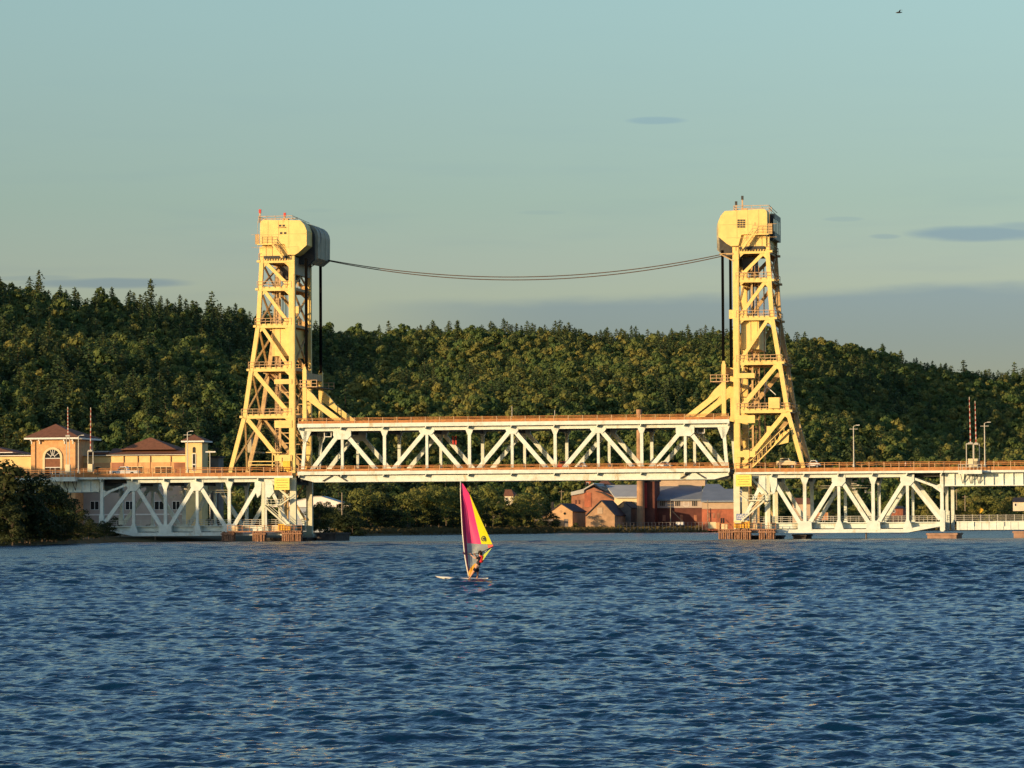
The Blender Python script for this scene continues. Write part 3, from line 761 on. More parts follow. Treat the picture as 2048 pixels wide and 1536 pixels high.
def fender(px0, px1, pyt, n, label, v=-2.6):
    a = qu(px0, v, 1075); b = qu(px1, v, 1075); z = qz(px0, pyt, v)
    t = thing('pile_cluster', label, 'timber piles', G((a + b) / 2, v, 0), 'timber pile clusters in front of the towers')
    r2 = random.Random(int(px0))
    for k in range(n):
        for row in (0, 1):
            uu = a + (b - a) * (k + .5) / n + r2.uniform(-.08, .08); vv = v + row * .8 + r2.uniform(-.1, .1); lean = r2.uniform(-.1, .1)
            part(MB().tube([G(uu + lean * 1.4, vv, -2), G(uu, vv, z + r2.uniform(-.1, .12))], .17, 7, .14), 'pile', 'timber', t)
    part(MB().box(a - .1, b + .1, v - .28, v - .16, z - .5, z - .25).box(a - .1, b + .1, v + .95, v + 1.1, z - .5, z - .25), 'waler', 'timber', t)
fender(443, 468, 1064, 7, 'leftmost timber pile cluster, standing apart under the left truss')
fender(505, 531, 1064, 6, 'timber pile cluster between the leftmost cluster and the left tower pier')
fender(563, 603, 1063, 9, 'wide timber pile cluster in front of the left tower pier')
fender(1437, 1466, 1060, 7, 'timber pile cluster at the inner corner of the right tower pier')
fender(1468, 1502, 1059, 8, 'timber pile cluster under the orange panel of the right tower')
fender(1518, 1550, 1060, 7, 'timber pile cluster at the outer corner of the right tower pier')
for a, b, y, lb in ((456, 604, 1062, 'dark plank walkway with thin railing in front of the left tower pier'), (1436, 1552, 1058, 'plank walkway with thin railing in front of the right tower pier')):
    u0 = qu(a, -2, 1060); u1 = qu(b, -2, 1060); z = qz(a, y, -2)
    t = thing('walkway', lb, 'walkway', G((u0 + u1) / 2, -2, z))
    part(MB().box(u0, u1, -2.4, -1.2, z - .25, z), 'planks', 'timber', t)
    q = MB()
    for h in (.5, 1.0): q.box(u0, u1, -2.42, -2.36, z + h, z + h + .06)
    n = int((u1 - u0) / 1.3)
    for k in range(n + 1): q.box(u0 + (u1 - u0) * k / n - .04, u0 + (u1 - u0) * k / n + .04, -2.42, -2.34, z, z + 1.05)
    part(q, 'guard_rail', 'rail_brown', t)
    part(MB().box(u0 + .5, u0 + 1.6, -1.2, -.2, z, z + .9), 'locker', 'cream', t); part(MB().box(u1 - 6, u1 - 3.6, -.9, -.3, z, z + .9), 'locker', 'cream', t)
# machinery standing on the low deck near each tower (seen through the trusses)
for sg, lst in ((-1, ((455, 1018, 8), (470, 1010, 12), (505, 1022, 4), (497, 1000, 16))), (1, ((1575, 1022, 14), (1588, 1012, 18)))):
    pass
# ------------------------------------------------------------------ power cables between the tower heads
def cat_(a, b, sag, n=40):
    a = Vector(a); b = Vector(b); return [a.lerp(b, i / n) - Vector((0, 0, 4 * sag * (i / n) * (1 - i / n))) for i in range(n + 1)]
zL, zR = qz(648, 518, TW - .5), qz(1448, 506, TW - .5); uL, uR = -39.0 + .2, 38.9
for dz, dv, lb in ((0, 0, 'upper of the two dark cables sagging between the tower heads'), (-.35, .5, 'lower of the two dark cables sagging between the tower heads')):
    a = G(uL, TW - .5 + dv, zL + dz * .3); b = G(uR, TW - .5 + dv, zR + dz * .8)
    zm = qz(1040, 554 if dz == 0 else 557.5, TW - .5)
    solid('power_cable', MB().tube(cat_(a, b, (zL + zR) / 2 - zm), .095, 6), 'cable_steel', lb, 'cable', 'cables strung between the towers')
# ------------------------------------------------------------------ street lamps
def lamp(px, py_top, py_base, v, label, arm=1):
    u_, zt = Q(px, py_top, v); zb = qz(px, py_base, v)
    t = thing('street_lamp', label, 'lamp post', G(u_, v, zb), 'street lamps along the bridge')
    part(MB().tube([G(u_, v, zb), G(u_, v, zt)], .13, 8, .08).tube([G(u_, v, zb), G(u_, v, zb + .5)], .22, 8), 'pole', 'lamp_metal', t)
    hd = part(MB().gb((u_ - .75, v, zt - .55), (u_ + .75, v, zt - .55), .09, .09).tube([G(u_, v, zt - .1), G(u_ + arm * .3, v, zt + .1), G(u_ + arm * .7, v, zt + .16)], .05), 'arm', 'lamp_metal', t)
    part(MB().box(u_ + min(arm * .5, arm * 1.3), u_ + max(arm * .5, arm * 1.1), v - .12, v + .12, zt + .1, zt + .2), 'lamp_head', 'white', hd)
lamp(157, 872, 946, -1.5, 'pale lamp post in front of the brick pavilion right corner')
lamp(375, 864, 945, -1.5, 'pale lamp post in front of the slim stair turret')
lamp(1707, 852, 934, -1.5, 'pale lamp post on the deck just right of the right tower')
lamp(1969, 846, 934, -1.5, 'pale lamp post on the deck beside the raised barrier arms at the right')
# ------------------------------------------------------------------ raised barrier gates
def gate(px_b, px_t, y_t, y_b, y0, v, label, frame):
    u0, zb = Q(px_b, y_b, v); u1, zt = Q(px_t, y_t, v); z0 = qz(px_b, y0, v)
    t = thing('barrier_gate', label, 'barrier gate', G(u0, v, z0), 'raised barrier gates')
    q = MB(); n = 17
    for k in range(n):
        q.mi = k % 2; a = k / n; b = (k + 1) / n; w_ = .2 - .1 * a
        q.beam(G(u0 + (u1 - u0) * a, v, zb + (zt - zb) * a), G(u0 + (u1 - u0) * b, v, zb + (zt - zb) * b), w_, .12)
    part(q, 'arm', ['arm_white', 'arm_red'], t)
    q = MB().box(u0 - .45, u0 + .45, v - .35, v + .35, z0, z0 + 1.5)
    part(q, 'gate_housing', 'car_cream', t)
    q = MB()
    for d in frame: q.box(u0 + d - .07, u0 + d + .07, v - .07, v + .07, z0, zb + .1)
    q.box(u0 + min(frame), u0 + max(frame), v - .06, v + .06, zb - .05, zb + .12)
    q.tube([G(u0 - .4, v - .1, zb + .1), G(u0 + .4, v - .1, zb + .1)], .2, 8)
    part(q, 'mast_frame', 'lamp_metal', t)
gate(136, 135.5, 814, 873, 945, -1.9, 'red and white raised barrier arm before the brick pavilion roof', (-.3, .3))
gate(181, 181.5, 815, 903, 944, -1.9, 'red and white raised barrier arm over the flat yellow wing, right of the pavilion', (-.5, .5))
gate(1941, 1938.5, 794, 888, 934, -2.2, 'left arm of the pair of raised striped barriers at the right', (-.75, .45))
gate(1952, 1950, 802, 889, 934, 0.2, 'right arm of the pair of raised striped barriers at the right', (-.4, .6))
for a, b, y0, y1, lb in ((1917, 1964, 948, 940, 'cream steel balcony carrying the right barrier gates'), (105, 152, 963, 954, 'pale steel balcony carrying the left barrier gates')):
    u0, z0 = Q(a, y0, -2.4); u1, z1 = Q(b, y1, -2.4)
    t = thing('gate_balcony', lb, 'balcony', G((u0 + u1) / 2, -2.4, z0))
    part(MB().box(u0, u1, -3.0, -1.42, z0, z1), 'slab', 'span_paint', t)
    q = MB()
    for k in range(3):
        uu = u0 + (u1 - u0) * (.15 + .34 * k); q.gb((uu - .35, -1.1, z0), (uu, -.3, z0 - 1.7), .1, .1); q.gb((uu + .5, -1.1, z0), (uu, -.3, z0 - 1.7), .1, .1)
    part(q, 'bracket', 'dark_steel', t)
    q = MB()
    for h in (.5, 1.0): q.box(u0, u1, -2.98, -2.92, z1 + h, z1 + h + .07)
    for k in range(7): q.box(u0 + (u1 - u0) * k / 6.2, u0 + (u1 - u0) * k / 6.2 + .08, -2.98, -2.9, z1, z1 + 1.07)
    part(q, 'guard_rail', 'lamp_metal', t)
# ------------------------------------------------------------------ vehicles
def vehicle(kind, px0, px1, v, zroad, paint, label, cat, face=1):
    u0 = qu(px0, v, 940); u1 = qu(px1, v, 940); Ln = u1 - u0; wd = 1.85
    name = {'pickup': 'pickup_truck', 'sedan': 'parked_car', 'suv': 'parked_car', 'trailer': 'cargo_trailer'}[kind]
    t = thing(name, label, cat, G((u0 + u1) / 2, v + wd / 2, zroad))
    P = {'pickup': [(0, .45), (0, .95), (.03, 1.0), (.30, 1.05), (.37, 1.08), (.40, 1.0), (.98, .98), (1, .9), (1, .45)],
         'sedan': [(0, .4), (.01, .8), (.25, .92), (.78, .95), (.98, .85), (1, .4)],
         'suv': [(0, .4), (.01, .85), (.22, .98), (.97, 1.0), (1, .5)],
         'trailer': [(0, .7), (0, 1.4), (.5, 1.45), (.95, 1.3), (1, .8), (1, .7)]}[kind]
    C_ = {'pickup': [(.26, 1.0), (.36, 1.72), (.58, 1.76), (.63, .98)], 'sedan': [(.22, .92), (.36, 1.42), (.66, 1.45), (.84, .93)],
          'suv': [(.2, .96), (.32, 1.65), (.92, 1.68), (.98, 1.0)], 'trailer': [(.15, 1.4), (.2, 1.9), (.6, 1.9), (.7, 1.4)]}[kind]
    tx = lambda a: u0 + (a if face > 0 else 1 - a) * Ln
    body = part(MB().prism([(tx(a), zroad + z * .98) for a, z in P], v, v + wd), 'body', paint, t)
    part(MB().prism([(tx(a), zroad + z) for a, z in C_], v + .12, v + wd - .12), 'cabin', paint, t)
    q = MB(); cx = sum(a for a, _ in C_) / 4; cz = sum(z for _, z in C_) / 4
    for vv in (v + .08, v + wd - .12): q.prism([(tx(cx + (a - cx) * .78), zroad + cz + (z - cz) * .66) for a, z in C_], vv, vv + .05)
    part(q, 'side_window', 'glass_dark', t)
    for a in (.17, .8):
        for vv in (v - .02, v + wd - .2):
            c = tx(a)
            wh = part(MB().tube([G(c, vv, zroad + .36), G(c, vv + .22, zroad + .36)], .36, 14), 'wheel', 'tyre', t)
            part(MB().tube([G(c, vv - .02, zroad + .36), G(c, vv + .24, zroad + .36)], .2, 10), 'rim', 'chrome', wh)
    part(MB().box(*sorted((tx(-.004), tx(.015))), v + .1, v + .4, zroad + .6, zroad + .78).box(*sorted((tx(-.004), tx(.015))), v + wd - .4, v + wd - .1, zroad + .6, zroad + .78), 'headlight', 'white', t)
    return t
vehicle('pickup', 219, 275, 2.0, 12.55, 'car_white', 'white pickup truck crossing the left span before the yellow building', 'pickup truck')
vehicle('sedan', 1612, 1640, -.6 + 1, 12.9, 'car_white', 'white car on the deck at the foot of the right tower leg', 'car')
vehicle('trailer', 1553, 1592, 2.2, 12.9, 'car_cream', 'cream boxy trailer standing between the legs of the right tower', 'trailer')
vehicle('suv', 1112, 1132, 4, 12.95, 'car_red', 'dark red car seen through the middle of the lift span', 'car')
vehicle('sedan', 1154, 1172, 4, 12.95, 'car_white', 'small white car behind the red one on the lift span', 'car')
vehicle('sedan', 1313, 1342, 4, 12.95, 'car_white', 'white car near the right end of the lift span', 'car', face=-1)
# ------------------------------------------------------------------ people
def skinned(name, joints, edges, m, parent, sub=2):
    root = parent
    while root.parent is not None: root = root.parent
    base = Vector(root['_o'])
    me = bpy.data.meshes.new(name); keys = list(joints)
    me.from_pydata([tuple(Vector(joints[k][0]) - base) for k in keys], [(keys.index(a), keys.index(b)) for a, b in edges], [])
    me.materials.append(MT[m])
    o = bpy.data.objects.new(name, me); S.collection.objects.link(o); o.parent = parent
    sk = o.modifiers.new('skin', 'SKIN'); sk.use_smooth_shade = True
    for i, k in enumerate(keys):
        r = joints[k][1]; r = r if isinstance(r, tuple) else (r, r)
        me.skin_vertices[0].data[i].radius = r
    me.skin_vertices[0].data[0].use_root = True
    if sub:
        ss = o.modifiers.new('sub', 'SUBSURF'); ss.levels = sub; ss.render_levels = sub
    return o
def pedestrian(px, v, zroad, top, h, label, face=1):
    u_ = qu(px, v, 925); t = thing('person', label, 'person', G(u_, v, zroad), 'pedestrians on the right deck'); k = h / 1.75
    g = lambda du, dv, z: G(u_ + du * face * k, v + dv * k, zroad + z * k)
    J = {'hip': (g(0, 0, .95), .13), 'chest': (g(.03, 0, 1.3), (.17, .13)), 'neck': (g(.04, 0, 1.5), .06), 'head': (g(.05, 0, 1.64), .1), 'crown': (g(.05, 0, 1.73), .06),
         'sl': (g(.03, -.2, 1.42), .06), 'el': (g(.02, -.27, 1.15), .045), 'hl': (g(.14, -.25, .93), .035), 'sr': (g(.03, .2, 1.42), .06), 'er': (g(.06, .27, 1.15), .045), 'hr': (g(.0, .25, .92), .035),
         'kl': (g(.12, -.1, .5), .07), 'al': (g(.16, -.1, .08), .045), 'fl': (g(.3, -.1, .04), .04), 'kr': (g(-.06, .1, .5), .07), 'ar': (g(-.2, .1, .1), .045), 'fr': (g(-.06, .1, .04), .04)}
    E = [('hip', 'chest'), ('chest', 'neck'), ('neck', 'head'), ('head', 'crown'), ('chest', 'sl'), ('sl', 'el'), ('el', 'hl'), ('chest', 'sr'), ('sr', 'er'), ('er', 'hr'), ('hip', 'kl'), ('kl', 'al'), ('al', 'fl'), ('hip', 'kr'), ('kr', 'ar'), ('ar', 'fr')]
    skinned('body', J, E, 'skin', t, 1)
    T = {'b': (g(0, 0, .9), .16), 'm': (g(.02, 0, 1.2), (.2, .15)), 'c': (g(.03, 0, 1.42), (.19, .12)), 'sl': (g(.03, -.22, 1.4), .08), 'el': (g(.02, -.27, 1.2), .065), 'sr': (g(.03, .22, 1.4), .08), 'er': (g(.06, .27, 1.2), .065)}
    skinned('shirt', T, [('b', 'm'), ('m', 'c'), ('c', 'sl'), ('sl', 'el'), ('c', 'sr'), ('sr', 'er')], top, t, 1)
    T = {'h': (g(0, 0, .92), .155), 'kl': (g(.12, -.1, .5), .095), 'al': (g(.16, -.1, .14), .07), 'kr': (g(-.06, .1, .5), .095), 'ar': (g(-.19, .1, .15), .07)}
    skinned('trousers', T, [('h', 'kl'), ('kl', 'al'), ('h', 'kr'), ('kr', 'ar')], 'cloth_dark', t, 1)
    part(MB().blob(g(.03, 0, 1.69), .125 * k, 8, 6, (1, 1, .9)), 'hair', 'hair', t, True)
pedestrian(1811, -.6, 12.35, 'white', 1.75, 'person in a white shirt walking on the deck right of the tower')
pedestrian(1822, -.6, 12.35, 'cloth_dark', 1.6, 'left one of the two people in dark clothes on the right deck', -1)
pedestrian(1828, -.2, 12.35, 'vest_red', 1.6, 'right one of the two close people on the right deck, in a reddish top', -1)
# ------------------------------------------------------------------ buildings
class Bld:
    def __init__(s, name, label, cat, v, px, group=None):
        s.v = v; u_, _ = Q(px, 1050, v); s.t = thing(name, label, cat, G(u_, v, 1.2), group)
    def q(s, px, py, dv=0): return Q(px, py, s.v + dv)
    def block(s, name, m, x0, y0, x1, y1, dv0=0, dv1=8, parent=None, label=None, flat=False):
        a = s.q(x0, y1, dv0); b = s.q(x1, y0, dv0)
        return part(MB().box(a[0], b[0], s.v + dv0, s.v + dv1, a[1], b[1]), name, m, parent or s.t, label=label)
    def poly(s, name, m, pts, dv0=0, dv1=8, parent=None, label=None):
        return part(MB().prism([s.q(x, y, dv0) for x, y in pts], s.v + dv0, s.v + dv1), name, m, parent or s.t, label=label)
    def hip(s, name, m, x0, x1, ye, yr, xr0, xr1, dv0=-.7, dv1=8, parent=None, thick=.3):
        u0, ze = s.q(x0, ye, dv0); u1, _ = s.q(x1, ye, dv0); dm = (dv0 + dv1) / 2
        r0, zr = s.q(xr0, yr, dm); r1, _ = s.q(xr1, yr, dm)
        vm = s.v + dm; a = s.v + dv0; b = s.v + dv1
        mb = MB(); c = [G(u0, a, ze), G(u1, a, ze), G(u1, b, ze), G(u0, b, ze)]; e = [G(r0, vm, zr), G(r1, vm, zr)]
        mb.face([c[0], c[1], e[1], e[0]]); mb.face([c[2], c[3], e[0], e[1]]); mb.face([c[1], c[2], e[1]]); mb.face([c[3], c[0], e[0]]); mb.face([c[3], c[2], c[1], c[0]])
        return part(mb, name, m, parent or s.t)
    def window(s, x0, y0, x1, y1, nx=2, ny=1, frame='white', dv=0, parent=None, glass='glass_dark'):
        a = s.q(x0, y1, dv); b = s.q(x1, y0, dv); v = s.v + dv
        f = MB(); t_ = .12
        f.box(a[0], b[0], v - .1, v - .02, a[1] - t_, a[1]).box(a[0], b[0], v - .1, v - .02, b[1], b[1] + t_)
        for i in range(nx + 1):
            x = a[0] + (b[0] - a[0]) * i / nx; f.box(x - .06, x + .06, v - .1, v - .02, a[1], b[1])
        for j in range(1, ny):
            z = a[1] + (b[1] - a[1]) * j / ny; f.box(a[0], b[0], v - .1, v - .02, z - .05, z + .05)
        w_ = part(f, 'window', frame, parent or s.t)
        part(MB().box(a[0], b[0], v - .06, v - .004, a[1], b[1]), 'pane', glass, w_)
        return w_
# ---- office building behind the left span
VB = 92
b = Bld('office_wing', 'low yellow stone wing with brown hip roof between brick pavilion and slim turret', 'building', VB, 270)
b.block('wall', 'stone_yellow', 161, 911, 372, 1062, 0, 14)
b.block('wall', 'stucco_pink', 161, 966, 372, 1058, -.15, 0)
b.block('string_course', 'white', 161, 970, 372, 974, -.25, -.15); b.block('string_course', 'white', 161, 1027, 372, 1031, -.25, -.15)
b.block('brick_band', 'brick_orange', 161, 924, 372, 946, -.14, 0)
b.block('brick_panel', 'brick_rust', 223, 925, 247, 946, -.2, -.14); b.block('brick_panel', 'brick_rust', 348, 925, 371, 946, -.2, -.14)
b.block('eave', 'white', 158, 908.5, 376, 911.5, -.9, 14.6)
b.block('flat_roof', 'roof_brown', 161, 905, 220, 908.5, 3, 14)
b.block('parapet', 'white', 161, 902, 217, 904.5, 5, 12)
b.hip('roof', 'roof_brown', 216, 378, 908.5, 897, 226, 372, -.8, 14)
b.hip('central_roof', 'roof_brown', 238, 352, 900, 875, 299, 303, 1.5, 13)
for x in (247, 275, 300, 341): b.block('wall_strip', 'roof_brown', x, 912, x + .9, 946, -.2, -.02)  # thin dark brown uprights in front of the wall
for x0, x1, n in ((190, 202, 1), (252, 286, 3), (310, 344, 3)): b.window(x0, 934, x1, 946, n, dv=-.15, frame='cream')
for x0, x1 in ((181, 198), (251, 268), (309, 328), (345, 360)): b.window(x0, 1003, x1, 1019, 2, dv=-.15)
b = Bld('brick_pavilion', 'square orange brick pavilion with arched window and pyramid roof, at the left', 'building', VB - 6, 105)
b.block('wall', 'brick_orange', 63, 879, 150, 1062, 0, 13)
b.block('pilaster', 'brick_orange', 62, 884, 70, 1000, -.25, 0); b.block('pilaster', 'brick_orange', 142, 884, 150.5, 1000, -.25, 0)
b.block('eave', 'white', 48, 874.5, 158, 879, -1.3, 14.5)
b.hip('roof', 'roof_brown', 48, 158, 874.5, 848, 111, 112, -1.3, 14.5)
q = MB()
for x in (64, 80, 130, 147): 
    a = b.q(x, 888); q.prism([(a[0] - .1, a[1]), (a[0] - .1, a[1] + .95), (a[0] + .1, a[1] + .95), (a[0] + .1, a[1])], b.v - .9 if False else b.v - .35, b.v)
    q.box(a[0] - .12, a[0] + .12, b.v - .9, b.v, a[1] + .6, a[1] + .95)
part(q, 'bracket', 'white', b.t)
cu, cz = b.q(105.5, 915); R1, R0 = 2.2, 1.72; zb_ = b.q(105, 948)[1]
arc = lambda r, n=14: [(cu + r * math.cos(math.pi * i / n), cz + r * math.sin(math.pi * i / n)) for i in range(n + 1)]
o_, i_ = arc(R1), arc(R0); q = MB()
for k in range(14): q.prism([o_[k], o_[k + 1], i_[k + 1], i_[k]], b.v - .22, b.v)
q.box(cu - R1, cu - R0, b.v - .22, b.v, zb_, cz).box(cu + R0, cu + R1, b.v - .22, b.v, zb_, cz)
wn = part(q, 'arched_window', 'cream', b.t)
part(MB().prism(i_ + [(cu - R0, zb_), (cu + R0, zb_)], b.v - .05, b.v - .004), 'pane', 'glass_dark', wn)
q = MB()
for an in (36, 72, 90, 108, 144): q.gb((cu + .5 * math.cos(math.radians(an)), b.v - .08, cz + .5 * math.sin(math.radians(an))), (cu + R0 * math.cos(math.radians(an)), b.v - .08, cz + R0 * math.sin(math.radians(an))), .1, .05)
ia = arc(.5, 8)
for k in range(8): q.gb((ia[k][0], b.v - .08, ia[k][1]), (ia[k + 1][0], b.v - .08, ia[k + 1][1]), .1, .05)
q.box(cu - R0, cu + R0, b.v - .12, b.v - .05, cz - .25, cz - .1).box(cu - R0, cu + R0, b.v - .12, b.v - .05, cz - 2.2, cz - 2.05).box(cu - .6, cu - .5, b.v - .12, b.v - .05, zb_, cz - 2.1).box(cu + .5, cu + .6, b.v - .12, b.v - .05, zb_, cz - 2.1)
part(q, 'mullions', 'white', wn)
part(MB().box(cu - R0, cu + R0, b.v - .09, b.v - .05, cz - 2.05, cz - .25), 'brown_panel', 'roof_brown', wn)
b = Bld('slim_turret', 'slim cream turret with narrow arched window and small brown roof, right of the yellow wing', 'building', VB - 3, 388)
b.block('wall', 'stone_yellow', 371, 884, 404, 1062, 0, 4.6); b.block('eave', 'white', 362, 881, 408, 884.5, -.9, 5.8)
b.hip('roof', 'roof_brown', 362, 408, 881, 869, 388, 389, -.9, 5.8)
b.window(385, 908, 391.5, 928, 1); b.window(385, 930, 391.5, 941, 1)
cu, cz = b.q(388.2, 897); part(MB().prism([(cu + .33 * math.cos(math.pi * i / 8), cz + .35 * math.sin(math.pi * i / 8)) for i in range(9)] + [(cu - .33, cz - .9), (cu + .33, cz - .9)], b.v - .05, b.v - .004), 'arched_window', 'glass_dark', b.t)
b = Bld('side_hall', 'yellow side hall with orange brown hip roof cut by the left photo edge', 'building', VB + 1, 0)
b.block('wall', 'stone_yellow', -90, 913, 64, 1062, 0, 14); b.block('eave', 'white', -92, 910, 64, 913, -.8, 15)
b.hip('roof', 'roof_brown', -110, 30, 906, 886, -40, -38, 0, 13); b.block('roof_edge', 'white', -92, 904, 25, 906.5, -.4, 13)
b = Bld('wooden_shed', 'small grey wooden hut beside the slim turret', 'shed', VB + 4, 429)
b.block('wall', 'wood_weathered', 420, 915, 437, 1062, 0, 4); b.block('roof', 'roof_dark', 418, 912, 439, 915, -.4, 4.4)
# ---- pale roofed warehouse
b = Bld('warehouse', 'warehouse with wide pale pink gable behind the left tower foot', 'building', 350, 640)
b.block('lower_wall', 'wall_bluegrey', 560, 1014, 700, 1069, .5, 6.8)  # tree shade on the wall below the eave put into the blue-grey
b.poly('gable_wall', 'roof_pale', [(543, 1014), (703, 1014), (703, 1013), (641, 993), (629, 993), (543, 1013)], 0, 7.2)
b.poly('roof', 'roof_tin', [(540, 1012.5), (629, 992.2), (641, 992.2), (705, 1012.5), (705, 1013.4), (641, 993.1), (629, 993.1), (540, 1013.4)], -.3, 7.5)
b.block('door', 'wall_bluegrey', 600, 1024, 618, 1060, -.12, 0, label='bluish roller door')
# ---- the smelter and its neighbours on the far shore
VS = 520
def gabled(name, label, v, x0, x1, xa, ya, ye, yb, dv, wall, roof, x0e=None, y0e=None, over=.4):
    b = Bld(name, label, 'building', v, (x0 + x1) / 2)
    yl = y0e or ye; xl = x0
    b.poly('wall', wall, [(x0, yb), (x1, yb), (x1, ye), (xa, ya), (xl, yl)], 0, dv)
    th = 1.6
    for nm, (xa_, ya_), (xb_, yb_) in (('roof', (xa, ya), (x1 + 1.5, ye + 1)), ('roof', (xl - 1.5, yl + 1.2), (xa, ya))):
        b.poly(nm, roof, [(xa_, ya_), (xb_, yb_), (xb_, yb_ - th), (xa_, ya_ - th)], -over, dv + over)
    return b
b = gabled('gabled_shed', 'low orange sandstone shed with round gable holes, leftmost of the shore sheds', VS, 1083, 1145, 1121, 1008, 1023, 1058, 26, 'sandstone_pale', 'roof_dark', y0e=1036)
for px, m_ in ((1121.5, 'sandstone'), (1129.5, 'glass_dark')):
    u_, z_ = b.q(px, 1023 if px < 1125 else 1027); part(MB().prism([(u_ + .42 * math.cos(a * math.pi / 5), z_ + .42 * math.sin(a * math.pi / 5)) for a in range(10)], b.v - .1, b.v - .004), 'round_window', m_, b.t)
b.block('door', 'wood_weathered', 1128, 1038, 1136, 1056, -.1, 0); b.block('chimney', 'chimney_brick', 1102, 1004, 1106, 1022, 14, 16)
b = gabled('gabled_shed', 'tall brown stone shed with steep dark roof and one pale shutter', VS - 6, 1172, 1229.5, 1202, 1001.5, 1031, 1060, 24, 'sandstone', 'roof_dark')
b.block('shutter', 'tan_wall', 1194.5, 1015, 1205, 1027.5, -.12, 0); b.block('door', 'sandstone_pale', 1194, 1034, 1202, 1058, -.08, 0)
for k in range(3): b.block('side_window', 'glass_dark', 1232, 1034, 1232.5, 1044, 2 + k * 6, 5 + k * 6) if False else None
b = gabled('gabled_shed', 'dark shed with small lit gable tucked behind the steep brown one', VS + 16, 1231, 1262, 1247, 1004, 1016, 1060, 22, 'wood_weathered', 'roof_dark')
b.poly('lit_gable_patch', 'brick_orange', [(1233, 1014), (1247, 1005), (1248, 1013), (1241, 1016)], -.2, 0)  # sunlit part of the gable painted as an orange patch
b = Bld('open_shed', 'low dark open shed under the trees left of the sandstone sheds', 'shed', VS - 4, 1095)
b.block('wall', 'roof_dark', 1070, 1042, 1103, 1058, 0, 10); b.block('roof', 'wood_weathered', 1067, 1038, 1106, 1042, -.5, 10)
# rusty complex
b = Bld('rusty_mill', 'rambling rusty red mill building with stepped gables on the far shore', 'building', VS + 40, 1185)
b.poly('wall', 'brick_rust', [(1143, 1062), (1232, 1062), (1232, 1000), (1223, 990), (1205, 983), (1188, 975), (1160, 986), (1143, 991)], 0, 30)
b.poly('gable', 'chimney_brick', [(1165, 990), (1209, 990), (1209, 976), (1186.5, 967.5), (1165, 980)], 6, 28)
b.poly('roof', 'roof_tin', [(1142, 991), (1142, 984), (1166, 978), (1187, 966), (1188, 968), (1168, 980), (1168, 986)], -.6, 30)
b.poly('lean_to_roof', 'roof_dark', [(1188, 982), (1204, 983.5), (1232, 1000), (1228, 1001), (1204, 987)], -.8, 20)
b.poly('roof', 'roof_tin', [(1186, 966), (1209, 978), (1209, 981), (1186, 970)], 5, 30)
b.block('red_door', 'brick_red', 1169, 985, 1182, 1014, -.15, 0); b.block('small_house', 'brick_orange', 1208, 968, 1218, 976, 22, 30)
b.hip('small_roof', 'roof_brown', 1195, 1222, 969, 962, 1202, 1216, 21, 31)
for x in (1150, 1157): b.block('opening', 'brick_dark', x, 1000, x + 3, 1008, -.1, 0)
b = Bld('tin_roof_hall', 'hall with broad grey tin roof and cream wall strip left of the tall chimney', 'building', VS + 34, 1252)
b.block('wall', 'cream', 1229, 993, 1276, 1062, 0, 24)
b.poly('roof', 'roof_tin', [(1214, 971), (1277, 970), (1277, 994.5), (1230, 994.5)], 0, .6) if False else None
def slope(b, name, m, x0, x1, ye, xr0, xr1, yr, dva, dvb, th=.5):
    u0, ze = b.q(x0, ye, dva); u1, _ = b.q(x1, ye, dva); r0, zr = b.q(xr0, yr, dvb); r1, _ = b.q(xr1, yr, dvb)
    q = MB(); lo = [G(u0, b.v + dva, ze), G(u1, b.v + dva, ze), G(r1, b.v + dvb, zr), G(r0, b.v + dvb, zr)]
    q.hexa([p - Vector((0, 0, th)) for p in lo] + lo); part(q, name, m, b.t)
slope(b, 'roof', 'roof_tin', 1229, 1277, 993.5, 1212, 1277, 970, -1, 14)
b = Bld('brick_chimney', 'tall tapering brown brick smokestack rising above the lift span deck', 'chimney', VS + 12, 1280)
q = MB()
prof = [(1273.5, 1290, 1062), (1273.5, 1288.5, 962), (1273, 1285, 890), (1273.2, 1283.6, 830), (1272.6, 1284, 826), (1272.6, 1284, 819)]
rings = []
for x0, x1, y in prof:
    ua = b.q(x0, y)[0]; ub, z = b.q(x1, y); rings.append(((ua + ub) / 2, (ub - ua) / 2, z))
q.tube([G(c, b.v, z) for c, r, z in rings], [r for c, r, z in rings], 14)
part(q, 'stack', 'chimney_brick', b.t)
b = Bld('brick_tower', 'dark red brick block with sunlit edge coloured bright red, right beside the smokestack', 'building', VS + 14, 1298)
b.block('wall', 'brick_dark', 1289, 962, 1309, 1062, 0, 12); b.block('sunlit_strip', 'gate_red', 1289, 966, 1293.5, 1016, -.3, 0, label='narrow upright strip, sunlight put into its bright red')  # shade painted into the dark brick, sunlight into the red edge
b.block('cap', 'roof_dark', 1288, 959, 1311, 963, -.5, 12)
b = Bld('smelter_hall', 'long smelter hall with blue grey roof, triple windows and dark brick base', 'building', VS + 20, 1358)
b.block('lower_wall', 'brick_dark', 1309, 1016, 1404, 1062, 0, 26); b.block('upper_wall', 'stucco_pink', 1309, 998, 1404, 1016, -.15, 26)
slope(b, 'roof', 'roof_slate', 1307, 1405, 999, 1312, 1404, 972, -1.2, 15)
b.block('clerestory', 'tan_wall', 1312, 956, 1410, 972.5, 14.8, 20); 
b.block('clerestory_roof', 'roof_tin', 1309, 953, 1413, 956.5, 14, 21)
for x in (1320, 1350, 1384): b.window(x, 1000, x + 10, 1012, 3, frame='stucco_pink', dv=-.15)
b.window(1368, 1002, 1377, 1012, 1, frame='white', dv=-.15, glass='stucco_pink')
for x in (1325, 1360, 1388): b.block('opening', 'brick_rust', x, 1030, x + 6, 1042, -.1, 0)
